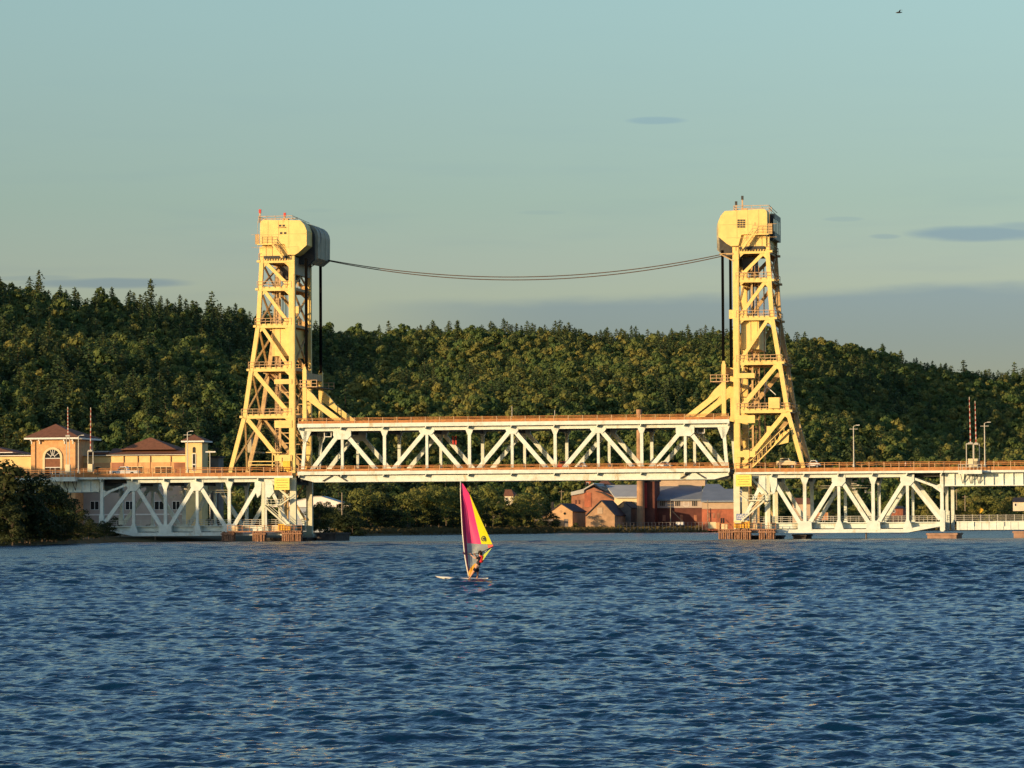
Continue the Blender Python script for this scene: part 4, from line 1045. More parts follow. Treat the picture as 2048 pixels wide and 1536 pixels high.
b = Bld('smelter_annex', 'right annex of tan siding over orange red brick with blue grey roof', 'building', VS + 4, 1440)
b.block('lower_wall', 'brick_red', 1404, 1018, 1480, 1062, 0, 26); b.block('upper_wall', 'tan_wall', 1404, 1001, 1480, 1018, -.12, 26)
slope(b, 'roof', 'roof_slate', 1402, 1484, 1001.5, 1406, 1484, 978, -1.2, 15)
slope(b, 'upper_roof', 'roof_slate', 1404, 1452, 980, 1412, 1438, 968, 14, 24)
b.window(1441, 1036, 1449, 1047, 2, frame='brick_red')
b.block('white_panel', 'cream', 1416, 1044, 1432, 1057, -.4, 0, label='pale boarded panel'); b.block('orange_panel', 'brick_orange', 1432, 1045, 1439, 1058, -.4, 0)
for k in range(3): b.block('bricked_opening', 'brick_rust', 1416 + k * 9, 1026, 1421 + k * 9, 1036, -.1, 0)
# houses
def house(x0, x1, yr, ye, yb, v, label, wall='clapboard', roof='roof_brown', dv=8):
    b = Bld('house', label, 'house', v, (x0 + x1) / 2, None)
    b.block('wall', wall, x0, ye, x1, yb, 0, dv)
    b.hip('roof', roof, x0 - 2, x1 + 2, ye, yr, x0 + 1, x1 - 3, -.6, dv + .6)
    b.window(x0 + 3, ye + 3, x0 + 7, ye + 8, 1, 1)
    return b
house(1009, 1026, 979, 992, 1010, VS + 80, 'cream house with reddish roof among trees, far left of the mill', dv=9)
house(1044, 1062, 988, 996, 1010, VS + 110, 'small cream house with white gable beyond the trees left of the mill')
house(1170, 1182, 956, 962, 975, VS + 160, 'tiny red house high above the mill roof', wall='brick_red')
house(2026, 2060, 995, 1004, 1022, 430, 'grey roofed house at the right edge under the girder', roof='roof_dark')
house(1585, 1621, 996, 1008, 1050, 300, 'tan hut with pale lamp, seen through the right truss beside the tower', wall='tan_wall')
house(1783, 1806, 1012, 1017, 1050, 330, 'small red brick hut seen through the right truss', wall='brick_red', roof='roof_dark', dv=10)
b = Bld('shipping_container', 'salmon red container standing behind the right truss', 'container', 300, 1645)
b.block('body', 'brick_orange', 1631, 1025, 1656, 1041, 0, 3); q = MB()
for k in range(9): a = b.q(1632 + k * 2.6, 1040); c = b.q(1633 + k * 2.6, 1026); q.box(a[0], c[0], b.v - .06, b.v, a[1], c[1])
part(q, 'corrugation', 'brick_red', b.t)
house(1500, 1512, 1010, 1016, 1050, 260, 'tan shed seen under the stairs of the right tower', wall='tan_wall')
# utility poles, street signs, fence on the far shore
def upole(px, yt, yb, v, label, arms=2):
    u_, zt = Q(px, yt, v); zb = qz(px, yb, v); t = thing('utility_pole', label, 'pole', G(u_, v, zb), 'utility poles on the far shore')
    part(MB().tube([G(u_, v, zb), G(u_, v, zt)], .2, 6, .14), 'pole', 'bark_pale', t)
    for k in range(arms): part(MB().gb((u_ - .95, v, zt - .6 - k), (u_ + .95, v, zt - .6 - k), .16, .16), 'crossarm', 'bark_pale', t)
upole(1341, 1003, 1056, VS - 8, 'pale pole with crossarms before the dark brick base of the smelter hall')
upole(1415.5, 1000, 1057, VS - 8, 'plain pale pole at the left corner of the tan annex', 0)
upole(1078, 1006, 1040, VS + 5, 'pole left of the orange sandstone shed', 1)
upole(1123, 980, 1000, VS + 60, 'pole with white crossarm against dark woods left of the rusty mill', 1)
upole(1913, 978, 1020, 520, 'taller pole seen under the right plate girder', 1)
upole(1930, 990, 1022, 500, 'shorter pole seen under the right plate girder', 1)
upole(684, 985, 1030, 200, 'pale pole beside the pink warehouse roof', 0)
t = thing('road_sign', 'yellow sign on a post above the low girder railing at the right', 'sign', G(*([Q(1960, 1043, 30)[0], 30, Q(1960, 1043, 30)[1]])))
u_, z_ = Q(1960, 1020, 30); part(MB().tube([G(u_, 30, z_ - 3), G(u_, 30, z_)], .07), 'post', 'lamp_metal', t)
part(MB().prism([(u_ - .7, z_), (u_, z_ - .7), (u_ + .7, z_), (u_, z_ + .7)], 29.85, 29.92), 'panel', 'safety_yellow', t)
t = thing('satellite_dish', 'white boxy cart with slanted boom in front of the smelter hall', 'cart', G(Q(1360, 1055, VS - 12)[0], VS - 12, 1.2))
u_, z_ = Q(1360, 1050, VS - 12)
part(MB().box(u_ - 1.2, u_ + 1.2, VS - 13, VS - 11, z_, z_ + 1.0), 'body', 'white', t)
part(MB().gb((u_ + .9, VS - 12, z_ + 1), (u_ - 2.5, VS - 12, z_ + 4.6), .15, .15), 'boom', 'dark_steel', t)
part(MB().tube([G(u_ - .8, VS - 13.1, z_ - .3), G(u_ - .8, VS - 10.9, z_ - .3)], .4, 10).tube([G(u_ + .8, VS - 13.1, z_ - .3), G(u_ + .8, VS - 10.9, z_ - .3)], .4, 10), 'wheel', 'tyre', t)
t.name = 'boom_cart'
ft = thing('wire_fence', 'low wire fence with posts along the grassy far shore', 'fence', G(Q(1330, 1058, VS - 16)[0], VS - 16, 1.2))
q = MB(); ua = Q(1232, 1056, VS - 16)[0]; ub = Q(1412, 1056, VS - 16)[0]
for k in range(26): q.box(ua + (ub - ua) * k / 25 - .08, ua + (ub - ua) * k / 25 + .08, VS - 16.1, VS - 15.9, .8, 3.4)
part(q, 'post', 'wood_weathered', ft); part(MB().box(ua, ub, VS - 16.03, VS - 15.97, 3.3, 3.38).box(ua, ub, VS - 16.03, VS - 15.97, 2.4, 2.46), 'wire', 'wood_weathered', ft)
t = thing('street_lamp', 'white two headed lamp standing beyond the deck right of the slim turret', 'lamp post', G(Q(420, 945, 30)[0], 30, 12), 'street lamps along the bridge')
u_, z_ = Q(420, 905, 60); t.location = G(u_, 60, 1.5); t['_o'] = tuple(G(u_, 60, 1.5))
part(MB().tube([G(u_, 60, 1.5), G(u_, 60, z_)], .1), 'pole', 'lamp_metal', t); part(MB().box(u_ - .9, u_ + 1.2, 59.8, 60.2, z_, z_ + .25), 'lamp_head', 'white', t)
# ------------------------------------------------------------------ windsurfer
DS = 188.5
def w_(px, py, dd=0): return W(px, py, DS + dd) + Vector((0, 0, .1))
K = F / DS
t = thing('sailboard', 'sailboard with pink and yellow sail and pale board, in front of the bridge', 'sailboard', W(935, 1163, DS))
bt = []
n = 22
secs = []
for i in range(n + 1):
    a = i / n; px = 870 + 106 * a; py = 1156.5 + 7.2 * min(1, a / .45) ** .6
    hw = .33 * (math.sin(math.pi * min(1, a * .62 + .02 + .0)) ** .55 if a < .8 else math.sin(math.pi * .516) ** .55 * (1 - ((a - .8) / .2) ** 2 * .55))
    th = .09 * min(1, .35 + a * 3) ; secs.append((px, py, max(.03, hw), th))
q = MB()
for px, py, hw, th in secs:
    c = w_(px, py)
    for k in range(10):
        an = 2 * math.pi * k / 10; q.v.append(tuple(c + Vector((0, math.cos(an) * hw, math.sin(an) * th + .03))))
for i in range(n):
    for k in range(10):
        q.f.append([i * 10 + k, (i + 1) * 10 + k, (i + 1) * 10 + (k + 1) % 10, i * 10 + (k + 1) % 10]); q.m.append(1 if k in (5, 6) and i > 3 else 0)
q.f.append(list(range(10))[::-1]); q.m.append(0); q.f.append([n * 10 + k for k in range(10)]); q.m.append(0)
part(q, 'board', ['board_white', 'board_trim'], t, True)
mastpts = [(937.5, 1157), (932.5, 1132), (929, 1110), (924.5, 1062), (922.3, 1020), (921, 990), (921, 966.5)]
part(MB().tube([w_(x, y) for x, y in mastpts], .035, 8, .018), 'mast', 'board_white', t, True)
def mat_cloth(name, col, al=1.0, tr=.35):
    m = bpy.data.materials.new(name); m.use_nodes = True; tt = m.node_tree; bb = tt.nodes['Principled BSDF']; bb.inputs['Base Color'].default_value = (*col, 1); bb.inputs['Roughness'].default_value = .45
    tl = nd(tt, 'ShaderNodeBsdfTranslucent'); tl.inputs[0].default_value = (*col, 1); ms = nd(tt, 'ShaderNodeMixShader'); ms.inputs[0].default_value = tr
    tt.links.new(bb.outputs[0], ms.inputs[1]); tt.links.new(tl.outputs[0], ms.inputs[2]); oo = tt.nodes['Material Output']; last = ms.outputs[0]
    if al < 1:
        tp = nd(tt, 'ShaderNodeBsdfTransparent'); tp.inputs[0].default_value = (.85, .9, .92, 1); m2 = nd(tt, 'ShaderNodeMixShader'); m2.inputs[0].default_value = al
        tt.links.new(tp.outputs[0], m2.inputs[1]); tt.links.new(last, m2.inputs[2]); last = m2.outputs[0]
    tt.links.new(last, oo.inputs['Surface']); MT[name] = m
mat_cloth('sail_pink', (.9, .06, .24)); mat_cloth('sail_yellow', (.8, .78, .02)); mat_cloth('sail_purple', (.12, .02, .11)); mat_cloth('sail_window', (.42, .46, .44), .62); mat_cloth('sail_orange', (.85, .42, .04)); mat_cloth('sail_salmon', (.85, .13, .1)); mat_cloth('sail_lime', (.62, .72, .1))
def mast_x(y):
    for (x0, y0), (x1, y1) in zip(mastpts, mastpts[1:]):
        if y >= y1: return x0 + (x1 - x0) * (y0 - y) / (y0 - y1)
    return 921
def sail_d(px, py):       # camber: the belly bows away from the camera
    xm = mast_x(py); xl = 924 + (986 - 924) * max(0, min(1, (py - 966) / 129)) if py < 1095 else 986 - (py - 1095) * .72
    a = max(0, min(1, (px - xm) / max(4, xl - xm))); return .42 * math.sin(math.pi * a ** .7) * min(1, (py - 960) / 60) - .5 * a
def panel(name, m, pts, off=0, parent=None, sub=8):
    # polygon as (left chain, right chain) of equal length, rows from top to bottom
    q = MB(); rows = []
    Lc, Rc = pts
    def samp(c, s):
        f = s * (len(c) - 1); i = min(int(f), len(c) - 2); a = f - i
        return (c[i][0] + (c[i + 1][0] - c[i][0]) * a, c[i][1] + (c[i + 1][1] - c[i][1]) * a)
    R = 10
    for i in range(R + 1):
        l = samp(Lc, i / R); r = samp(Rc, i / R); rows.append([w_(l[0] + (r[0] - l[0]) * j / sub, l[1] + (r[1] - l[1]) * j / sub, sail_d(l[0] + (r[0] - l[0]) * j / sub, l[1] + (r[1] - l[1]) * j / sub) + off) for j in range(sub + 1)])
    for i in range(R + 1):
        for p in rows[i]: q.v.append(tuple(p))
    for i in range(R):
        for j in range(sub):
            a = i * (sub + 1) + j; q.f.append([a, a + sub + 1, a + sub + 2, a + 1]); q.m.append(0)
    return part(q, name, m, parent or sail, True)
sail = panel('sail', 'sail_pink', ([(924.2, 972), (927.5, 1020), (931.5, 1060), (934.3, 1090)], [(925.2, 970), (939.5, 993), (951.5, 1045), (962.8, 1092)]), parent=t)
panel('luff_panel', 'sail_purple', ([(921.5, 968), (922.8, 1020), (925, 1062), (928, 1100), (933, 1130), (938, 1154)], [(924.2, 972), (927.5, 1020), (931.5, 1060), (934.3, 1098), (936, 1128), (939.5, 1152)]), sub=3)
panel('yellow_panel', 'sail_yellow', ([(939.5, 993), (951.5, 1045), (962.8, 1092)], [(940, 992.5), (963, 1045), (985, 1092.5)]))
panel('window_panel', 'sail_window', ([(934.3, 1090.4), (934.3, 1100), (936, 1128), (938, 1140), (939, 1147)], [(984, 1093.5), (976, 1102), (960, 1122), (950, 1134), (941, 1146)]))
panel('clew_patch', 'sail_salmon', ([(975.5, 1093.2), (976, 1099.5)], [(986, 1093), (986, 1098)]), off=-.02, sub=2)
panel('foot_panel', 'sail_orange', ([(950.5, 1130), (942, 1138), (936.8, 1147), (938.6, 1156)], [(951.5, 1133), (951, 1141), (948.5, 1148), (941.5, 1156.5)]), off=-.02, sub=3)
panel('leech_panel', 'sail_lime', ([(980, 1102), (967, 1113), (963, 1124)], [(984, 1099.5), (976, 1110), (966.5, 1124)]), off=-.02, sub=3)
q = MB()
cx_, cy_ = 967.5, 1081
for k in range(20):
    a = 2 * math.pi * k / 20; b2 = 2 * math.pi * (k + 1) / 20
    q.beam(w_(cx_ + 4.3 * math.cos(a), cy_ + 4.6 * math.sin(a), -.32), w_(cx_ + 4.3 * math.cos(b2), cy_ + 4.6 * math.sin(b2), -.32), .05, .01)
for k in range(5):
    a = math.radians(90 + 72 * k); q.beam(w_(cx_, cy_, -.32), w_(cx_ + 2.6 * math.cos(a), cy_ + 2.6 * math.sin(a), -.32), .05, .01)
part(q, 'emblem', 'roof_dark', sail)
def dd(x, y, s): return w_(x, y, sail_d(x, y) + s)
part(MB().tube([dd(928, 1111, -.05), w_(940, 1112.5, -.28), w_(955, 1111, -.42), w_(970, 1105, -.5), w_(986.5, 1096.5, -.5)], .022, 6).tube([dd(929, 1111, .1), w_(945, 1107, .5), w_(965, 1101, .45), w_(986.5, 1096.5, -.5)], .022, 6), 'boom', 'cloth_black', t, True)
part(MB().tube([w_(926, 1108), w_(931, 1113)], .05, 6), 'mast_clamp', 'sail_purple', t)
part(MB().tube([w_(937.5, 1157), w_(938, 1162)], .04, 6), 'mast_foot', 'cloth_black', t)
# the rider
pt = thing('person', 'person on the sailboard in dark top, red life vest and black shorts, holding the boom', 'person', W(948, 1163, DS - .2))
def p_(px, py, d=0): return w_(px, py, d - .35)
J = {'hip': (p_(953.5, 1139), .115), 'belly': (p_(956.5, 1132), .115), 'chest': (p_(959.5, 1122), (.14, .11)), 'neck': (p_(960, 1115.5), .05), 'chin': (p_(959.3, 1112.8), .055), 'head': (p_(959.5, 1109.6), .083), 'crown': (p_(960, 1107.6), .06),
     'sl': (p_(957, 1119, -.17), .05), 'el': (p_(950.5, 1120.5, -.17), .038), 'wl': (p_(944, 1115.5, -.02), .028), 'pl': (p_(941.3, 1113.3, .07), .03),
     'sr': (p_(960, 1118.5, .17), .05), 'er': (p_(955.5, 1120, .22), .038), 'wr': (p_(950.5, 1114, .06), .028), 'pr': (p_(948.8, 1112.2, .0), .03),
     'hl': (p_(951, 1141, -.07), .09), 'kl': (p_(945.8, 1149.5, -.12), .06), 'al': (p_(938.8, 1160.5, -.1), .034), 'tl': (p_(935, 1163, -.12), .03),
     'hr': (p_(955.5, 1141.5, .08), .09), 'kr': (p_(956, 1151, .08), .06), 'ar': (p_(953.6, 1161, .1), .034), 'tr': (p_(950, 1163.3, .08), .03)}
E_ = [('hip', 'belly'), ('belly', 'chest'), ('chest', 'neck'), ('neck', 'chin'), ('chin', 'head'), ('head', 'crown'), ('chest', 'sl'), ('sl', 'el'), ('el', 'wl'), ('wl', 'pl'), ('chest', 'sr'), ('sr', 'er'), ('er', 'wr'), ('wr', 'pr'), ('hip', 'hl'), ('hl', 'kl'), ('kl', 'al'), ('al', 'tl'), ('hip', 'hr'), ('hr', 'kr'), ('kr', 'ar'), ('ar', 'tr')]
bodyo = skinned('body', J, E_, 'skin', pt, 2)
for hand, (px, py, d, s) in {'pl': (941, 1113, .07, -1), 'pr': (948.6, 1112, 0, -1)}.items():
    for k in range(4):
        o = p_(px, py, d) + Vector((.022 * (k - 1.5), 0, .0)); ln = (.055, .065, .06, .048)[k]
        skinned('finger', {'a': (o, .011), 'b': (o + Vector((-.005, -.03, .035)), .01), 'c': (o + Vector((-.004, -.012, .035 + ln * .6)), .009), 'd': (o + Vector((0, .025, .03 + ln * .5)), .008)}, [('a', 'b'), ('b', 'c'), ('c', 'd')], 'skin', bodyo, 1)
    o = p_(px, py, d) + Vector((.03, 0, -.01))
    skinned('thumb', {'a': (o, .012), 'b': (o + Vector((.03, -.02, .01)), .011), 'c': (o + Vector((.035, -.01, .05)), .009)}, [('a', 'b'), ('b', 'c')], 'skin', bodyo, 1)
T_ = {'b': (p_(955, 1136), .13), 'c': (p_(958.8, 1126), (.155, .125)), 'd': (p_(959.6, 1119), (.15, .11)), 'n': (p_(960, 1116.5), .07), 'sl': (p_(956.8, 1119, -.18), .068), 'el': (p_(952, 1120.8, -.18), .05), 'sr': (p_(960, 1118.5, .18), .068), 'er': (p_(956, 1120, .23), .05)}
skinned('shirt', T_, [('b', 'c'), ('c', 'd'), ('d', 'n'), ('d', 'sl'), ('sl', 'el'), ('d', 'sr'), ('sr', 'er')], 'cloth_dark', pt, 2)
T_ = {'b': (p_(961, 1130, -.06), (.11, .14)), 'c': (p_(962.3, 1124, -.06), (.13, .15)), 'd': (p_(962.3, 1118, -.05), (.11, .14)), 'e': (p_(961.5, 1114.5, -.02), (.07, .08))}
skinned('life_vest', T_, [('b', 'c'), ('c', 'd'), ('d', 'e')], 'vest_red', pt, 2)
T_ = {'w': (p_(954.5, 1137.5), .125), 'h': (p_(953.2, 1140), .14), 'kl': (p_(947, 1147.3, -.12), .088), 'kr': (p_(956.2, 1147.5, .08), .088)}
skinned('shorts', T_, [('w', 'h'), ('h', 'kl'), ('h', 'kr')], 'cloth_black', pt, 2)
part(MB().blob(p_(956.5, 1136), .135, 10, 6, (1, .95, .35)), 'waist_band', 'cloth_grey', pt, True)
hc = p_(960.2, 1109.0)
q = MB().blob(hc, .118, 12, 8, (1, .95, 1.05)); q.tube([hc + Vector((.05, 0, 0)), hc + Vector((.07, 0, -.1)), hc + Vector((.06, 0, -.18))], .075, 8, .04)
part(q, 'hair', 'hair', pt, True)
hf = p_(959.2, 1110.6)
part(MB().blob(hf + Vector((-.075, 0, -.0)), .028, 6, 4).blob(hf + Vector((-.06, .035, .02)), .012, 6, 4).blob(hf + Vector((-.06, -.035, .02)), .012, 6, 4).blob(hf + Vector((0, -.085, -.01)), .022, 6, 4).blob(hf + Vector((-.068, 0, -.045)), .018, 6, 4, (.6, 1.4, .5)), 'face', 'skin', bodyo, True)
for px, py, d in ((936.5, 1162.6, -.12), (951.8, 1163, .08)):
    part(MB().blob(p_(px, py, d) + Vector((.02, 0, 0)), .09, 8, 6, (1.3, .6, .45)), 'shoe', 'shoe_pale', pt, True)
# the bird in the sky
bp = W(1797, 25, 150)
t = thing('bird', 'tiny dark bird gliding near the top right of the sky', 'bird', bp)
q = MB().tube([bp + Vector((-.12, 0, -.01)), bp + Vector((-.04, 0, .0)), bp + Vector((.06, 0, .0)), bp + Vector((.16, 0, .01))], [.01, .035, .03, .01], 6)
bo = part(q, 'body', 'dark_steel', t, True)
q = MB()
for s_ in (-1, 1):
    q.hexa([bp + Vector((x, y * s_, z + h)) for h in (0, .012) for x, y, z in ((-.02, .02, 0), (.05, .02, 0), (.07, .25, .07), (.03, .25, .07))])
    q.hexa([bp + Vector((x, y * s_, z + h)) for h in (0, .01) for x, y, z in ((.03, .25, .07), (.07, .25, .07), (.12, .45, .03), (.1, .45, .03))])
part(q, 'wing', 'dark_steel', t)
# ------------------------------------------------------------------ terrain
rs = np.random.RandomState(3)
SH = np.array([[-1500, 300], [-700, 420], [-200, 520], [0, 548], [120, 575], [180, 610], [225, 664], [640, 684], [655, 960], [760, 1000], [1060, 1100], [1120, 1150], [1500, 1180], [2200, 1260], [3000, 1300], [4500, 1350]], float)
RG = np.array([[-1500, 480, 1700], [-400, 540, 1780], [0, 578, 1850], [160, 603, 1880], [330, 618, 1920], [520, 640, 2000], [640, 672, 2050], [740, 672, 2100], [850, 668, 2150], [980, 672, 2150], [1100, 668, 2150], [1200, 685, 2180], [1350, 682, 2200], [1480, 680, 2200], [1600, 692, 2200], [1700, 705, 2250], [1850, 748, 2300], [1950, 764, 2350], [2048, 768, 2400], [2400, 780, 2450], [4000, 800, 2500]], float)
FOOT = np.array([[-1500, 1150], [0, 1180], [450, 1210], [700, 1270], [1100, 1310], [1500, 1330], [2048, 1380], [4000, 1400]], float)
def vnoise(x, y, seed):
    r = np.random.RandomState(seed); out = np.zeros_like(x)
    for k in range(9):
        a = r.uniform(0, 2 * np.pi); f = r.uniform(.6, 1.7); out += np.sin((x * np.cos(a) + y * np.sin(a)) * f + r.uniform(0, 6.28))
    return out / 4.5
def hgt(x, y):
    x = np.asarray(x, float); y = np.asarray(y, float)
    px = 1024 + F * x / np.maximum(y, 50)
    ys = np.interp(px, SH[:, 0], SH[:, 1]) + 4 * vnoise(x / 12, y / 12, 4)
    d = y - ys
    z = np.where(d < 0, np.maximum(-3, d * .25 - .3), 0)
    z = np.where(d >= 0, 1.3 * (1 - np.exp(-d / 5)) - .3, z)
    foot = np.interp(px, FOOT[:, 0], FOOT[:, 1]); dr = np.interp(px, RG[:, 0], RG[:, 2]); yr = np.interp(px, RG[:, 0], RG[:, 1])
    hor = 1048.5 - (px - 1024) * .00524
    zr = 3 + (hor - yr) / F * dr - 9
    t = np.clip((y - foot) / (dr - foot), 0, 1)
    up = 1.2 * t - .2 * t * t
    hill = zr * up
    amp = np.sin(np.pi * np.clip(t, 0, 1)) ** .8
    hill = hill + amp * (9 * vnoise(x / 75 + y / 300, y / 190, 11) + 5 * vnoise(x / 34 - y / 90, y / 80, 12))
    back = np.clip((y - dr) / 900, 0, 1)
    hill = hill * (1 - .85 * back)
    e_ = np.clip((px + 1100) / 600, 0, 1); hill = hill * e_ * e_ * (3 - 2 * e_)
    z = z + np.where(t > 0, hill, 0)
    # wooded bank rising left of the frame
    z = z + 11 * np.clip((-150 - x) / 30, 0, 1) * np.clip((y - 500) / 60, 0, 1) * np.clip((820 - y) / 90, 0, 1) * (d > 0)
    return z
def grid_mesh(name, pxs, ys, fn, m):
    PX, YY = np.meshgrid(pxs, ys); XX = (PX - 1024) / F * YY
    ZZ = fn(XX, YY); nv, nu = XX.shape
    co = np.stack([XX, YY, ZZ], -1).reshape(-1, 3).astype(np.float32)
    i = np.arange(nv - 1)[:, None] * nu + np.arange(nu - 1)[None, :]; i = i.ravel()
    f = np.stack([i, i + 1, i + nu + 1, i + nu], -1).astype(np.int32)
    me = bpy.data.meshes.new(name); me.vertices.add(len(co)); me.vertices.foreach_set('co', co.ravel())
    me.loops.add(f.size); me.loops.foreach_set('vertex_index', f.ravel()); me.polygons.add(len(f)); me.polygons.foreach_set('loop_start', np.arange(len(f), dtype=np.int32) * 4)
    me.polygons.foreach_set('use_smooth', np.ones(len(f), bool)); me.materials.append(MT[m]); me.update(calc_edges=True); me.validate()
    o = bpy.data.objects.new(name, me); S.collection.objects.link(o); o['kind'] = 'structure'; return o
mat('ground', (.085, .075, .03), .95, .3, .12, bump=.4, col2=(.14, .11, .045))
grid_mesh('ground', np.linspace(-2600, 4600, 361), np.concatenate([np.arange(440, 1400, 8), np.arange(1400, 2600, 14), np.arange(2600, 9000, 300)]), hgt, 'ground')
# ------------------------------------------------------------------ water
def water_mat():
    m = bpy.data.materials.new('water'); m.use_nodes = True; t = m.node_tree; b = t.nodes['Principled BSDF']
    b.inputs['Base Color'].default_value = (.0015, .022, .06, 1); b.inputs['IOR'].default_value = 1.38
    g = nd(t, 'ShaderNodeNewGeometry'); mp = nd(t, 'ShaderNodeMapping'); t.links.new(g.outputs['Position'], mp.inputs['Vector']); mp.inputs['Scale'].default_value = (.8, 1, 1); mp.inputs['Rotation'].default_value = (0, 0, .5)
    sy = nd(t, 'ShaderNodeSeparateXYZ'); t.links.new(g.outputs['Position'], sy.inputs[0]); rg = nd(t, 'ShaderNodeMapRange'); t.links.new(sy.outputs[1], rg.inputs[0]); rg.inputs[1].default_value = 50; rg.inputs[2].default_value = 450; rg.inputs[3].default_value = .045; rg.inputs[4].default_value = .2; t.links.new(rg.outputs[0], b.inputs['Roughness'])
    n1 = nd(t, 'ShaderNodeTexNoise'); n1.inputs['Scale'].default_value = 3.2; n1.inputs['Detail'].default_value = 3; n1.inputs['Roughness'].default_value = .55; t.links.new(mp.outputs[0], n1.inputs['Vector'])
    n2 = nd(t, 'ShaderNodeTexNoise'); n2.inputs['Scale'].default_value = .9; n2.inputs['Detail'].default_value = 2; t.links.new(mp.outputs[0], n2.inputs['Vector'])
    s = math_('ADD', math_('MULTIPLY', n1.outputs['Fac'], .065, tree=t), math_('MULTIPLY', n2.outputs['Fac'], WB2, tree=t), tree=t)
    fr = nd(t, 'ShaderNodeMapRange'); t.links.new(sy.outputs[1], fr.inputs[0]); fr.inputs[1].default_value = 150; fr.inputs[2].default_value = 480; fr.inputs[3].default_value = 1; fr.inputs[4].default_value = 4
    s = math_('MULTIPLY', s, fr.outputs[0], tree=t)
    bp = nd(t, 'ShaderNodeBump'); bp.inputs['Strength'].default_value = 1.0; bp.inputs['Distance'].default_value = 1.0; t.links.new(s, bp.inputs['Height']); t.links.new(bp.outputs[0], b.inputs['Normal'])
    MT['water'] = m
WB2 = .03
WAVE_H = 1.0
water_mat()
r3 = np.random.RandomState(21); COMP = []
for i in range(150):
    lam = .13 * (7.5 ** (r3.rand() ** 1.0)) if i > 30 else 1.1 * 7 ** r3.rand()
    th = math.radians(257) + r3.normal() * (.5 if lam < 1.2 else .33)
    k = 2 * math.pi / lam
    slope_ = .0195 if lam < 1.1 else .013 if lam < 3.2 else .005
    COMP.append((k * math.cos(th), k * math.sin(th), slope_ / k, r3.uniform(0, 6.283), lam, slope_))
TOTV = sum(c[5] ** 2 for c in COMP)
def rr_(y):
    return .0012 + .0011 * np.clip((y - 200) / 350, 0, 1)
def wave(x, y):
    z = np.zeros_like(x); yr_ = y[:, :1]; sp = np.maximum(yr_, 30) * rr_(yr_)
    atts = [np.clip((c[4] / sp - 2.5) / 2.5, 0, 1) for c in COMP]
    var = sum((a * c[5]) ** 2 for a, c in zip(atts, COMP)); boost = np.clip(np.sqrt(TOTV * 1.0 / np.maximum(var, 1e-9)), 1, 5)
    g = (1 + .34 * vnoise(x / 23, y / 75, 31) + .24 * vnoise(x / 7, y / 20, 32)) * boost * (.97 + .4 * np.clip((yr_ - 60) / 260, 0, 1))
    for (kx, ky, a, ph, lam, sl), att in zip(COMP, atts):
        if att.max() == 0: continue
        th_ = -(kx * x + ky * y + ph); z += a * att * (np.sin(th_) + .45 * np.sin(2 * th_))
    return np.where(y < 27, 0, z * g * WAVE_H)
ys = [1.0, 8, 16, 24, 27, 29]
y = 30.0
while y < 1330: ys.append(y); y *= 1 + float(rr_(y))
ys += [1500, 2200, 3500, 6000, 12000]
pxs = np.concatenate([np.linspace(-30000, -1600, 24), np.linspace(-1500, -120, 90), np.linspace(-110, 2160, 620), np.linspace(2170, 3550, 90), np.linspace(3650, 32000, 24)])
grid_mesh('water', pxs, np.array(ys), wave, 'water')
# ------------------------------------------------------------------ trees
def leaf_mat(name, c0, c1, c2):
    m = bpy.data.materials.new(name); m.use_nodes = True; t = m.node_tree; b = t.nodes['Principled BSDF']
    oi = nd(t, 'ShaderNodeObjectInfo'); g = nd(t, 'ShaderNodeNewGeometry')
    n = nd(t, 'ShaderNodeTexNoise'); n.inputs['Scale'].default_value = .55; n.inputs['Detail'].default_value = 3; t.links.new(g.outputs['Position'], n.inputs['Vector'])
    cr = nd(t, 'ShaderNodeValToRGB'); e = cr.color_ramp.elements; e[0].color = (*c0, 1); e[1].color = (*c2, 1); e[1].position = 1
    k = e.new(.5); k.color = (*c1, 1)
    f = math_('ADD', math_('MULTIPLY', oi.outputs['Random'], .75, tree=t), math_('MULTIPLY', math_('SUBTRACT', n.outputs['Fac'], .5, tree=t), .9, tree=t), tree=t, clamp=True)
    f = math_('ADD', f, .1, tree=t); t.links.new(f, cr.inputs[0]); t.links.new(cr.outputs[0], b.inputs['Base Color']); b.inputs['Roughness'].default_value = .7; b.inputs['Specular IOR Level'].default_value = .15
    tl = nd(t, 'ShaderNodeBsdfTranslucent'); t.links.new(cr.outputs[0], tl.inputs[0]); ms = nd(t, 'ShaderNodeMixShader'); ms.inputs[0].default_value = .3
    t.links.new(b.outputs[0], ms.inputs[1]); t.links.new(tl.outputs[0], ms.inputs[2]); t.links.new(ms.outputs[0], t.nodes['Material Output'].inputs['Surface']); MT[name] = m
leaf_mat('leaf_broad', (.06, .12, .04), (.15, .185, .052), (.28, .24, .065))
leaf_mat('leaf_pine', (.055, .10, .042), (.09, .125, .048), (.13, .15, .05))
leaf_mat('leaf_shore', (.12, .16, .045), (.20, .21, .055), (.28, .24, .065))
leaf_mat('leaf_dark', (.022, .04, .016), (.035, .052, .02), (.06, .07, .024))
def quads(P, Nn, size, rr):
    """leaf clump quads at P with normals Nn"""
    n = len(P); Nn = Nn / np.maximum(1e-6, np.linalg.norm(Nn, axis=1, keepdims=True))
    r = rr.normal(size=(n, 3)); a = np.cross(Nn, r); a /= np.maximum(1e-6, np.linalg.norm(a, axis=1, keepdims=True)); b = np.cross(Nn, a)
    s = size * rr.uniform(.6, 1.3, (n, 1)); t = s * rr.uniform(.5, .9, (n, 1))
    return np.stack([P - a * s, P - b * t + a * s * .2, P + a * s, P + b * t - a * s * .2], 1)
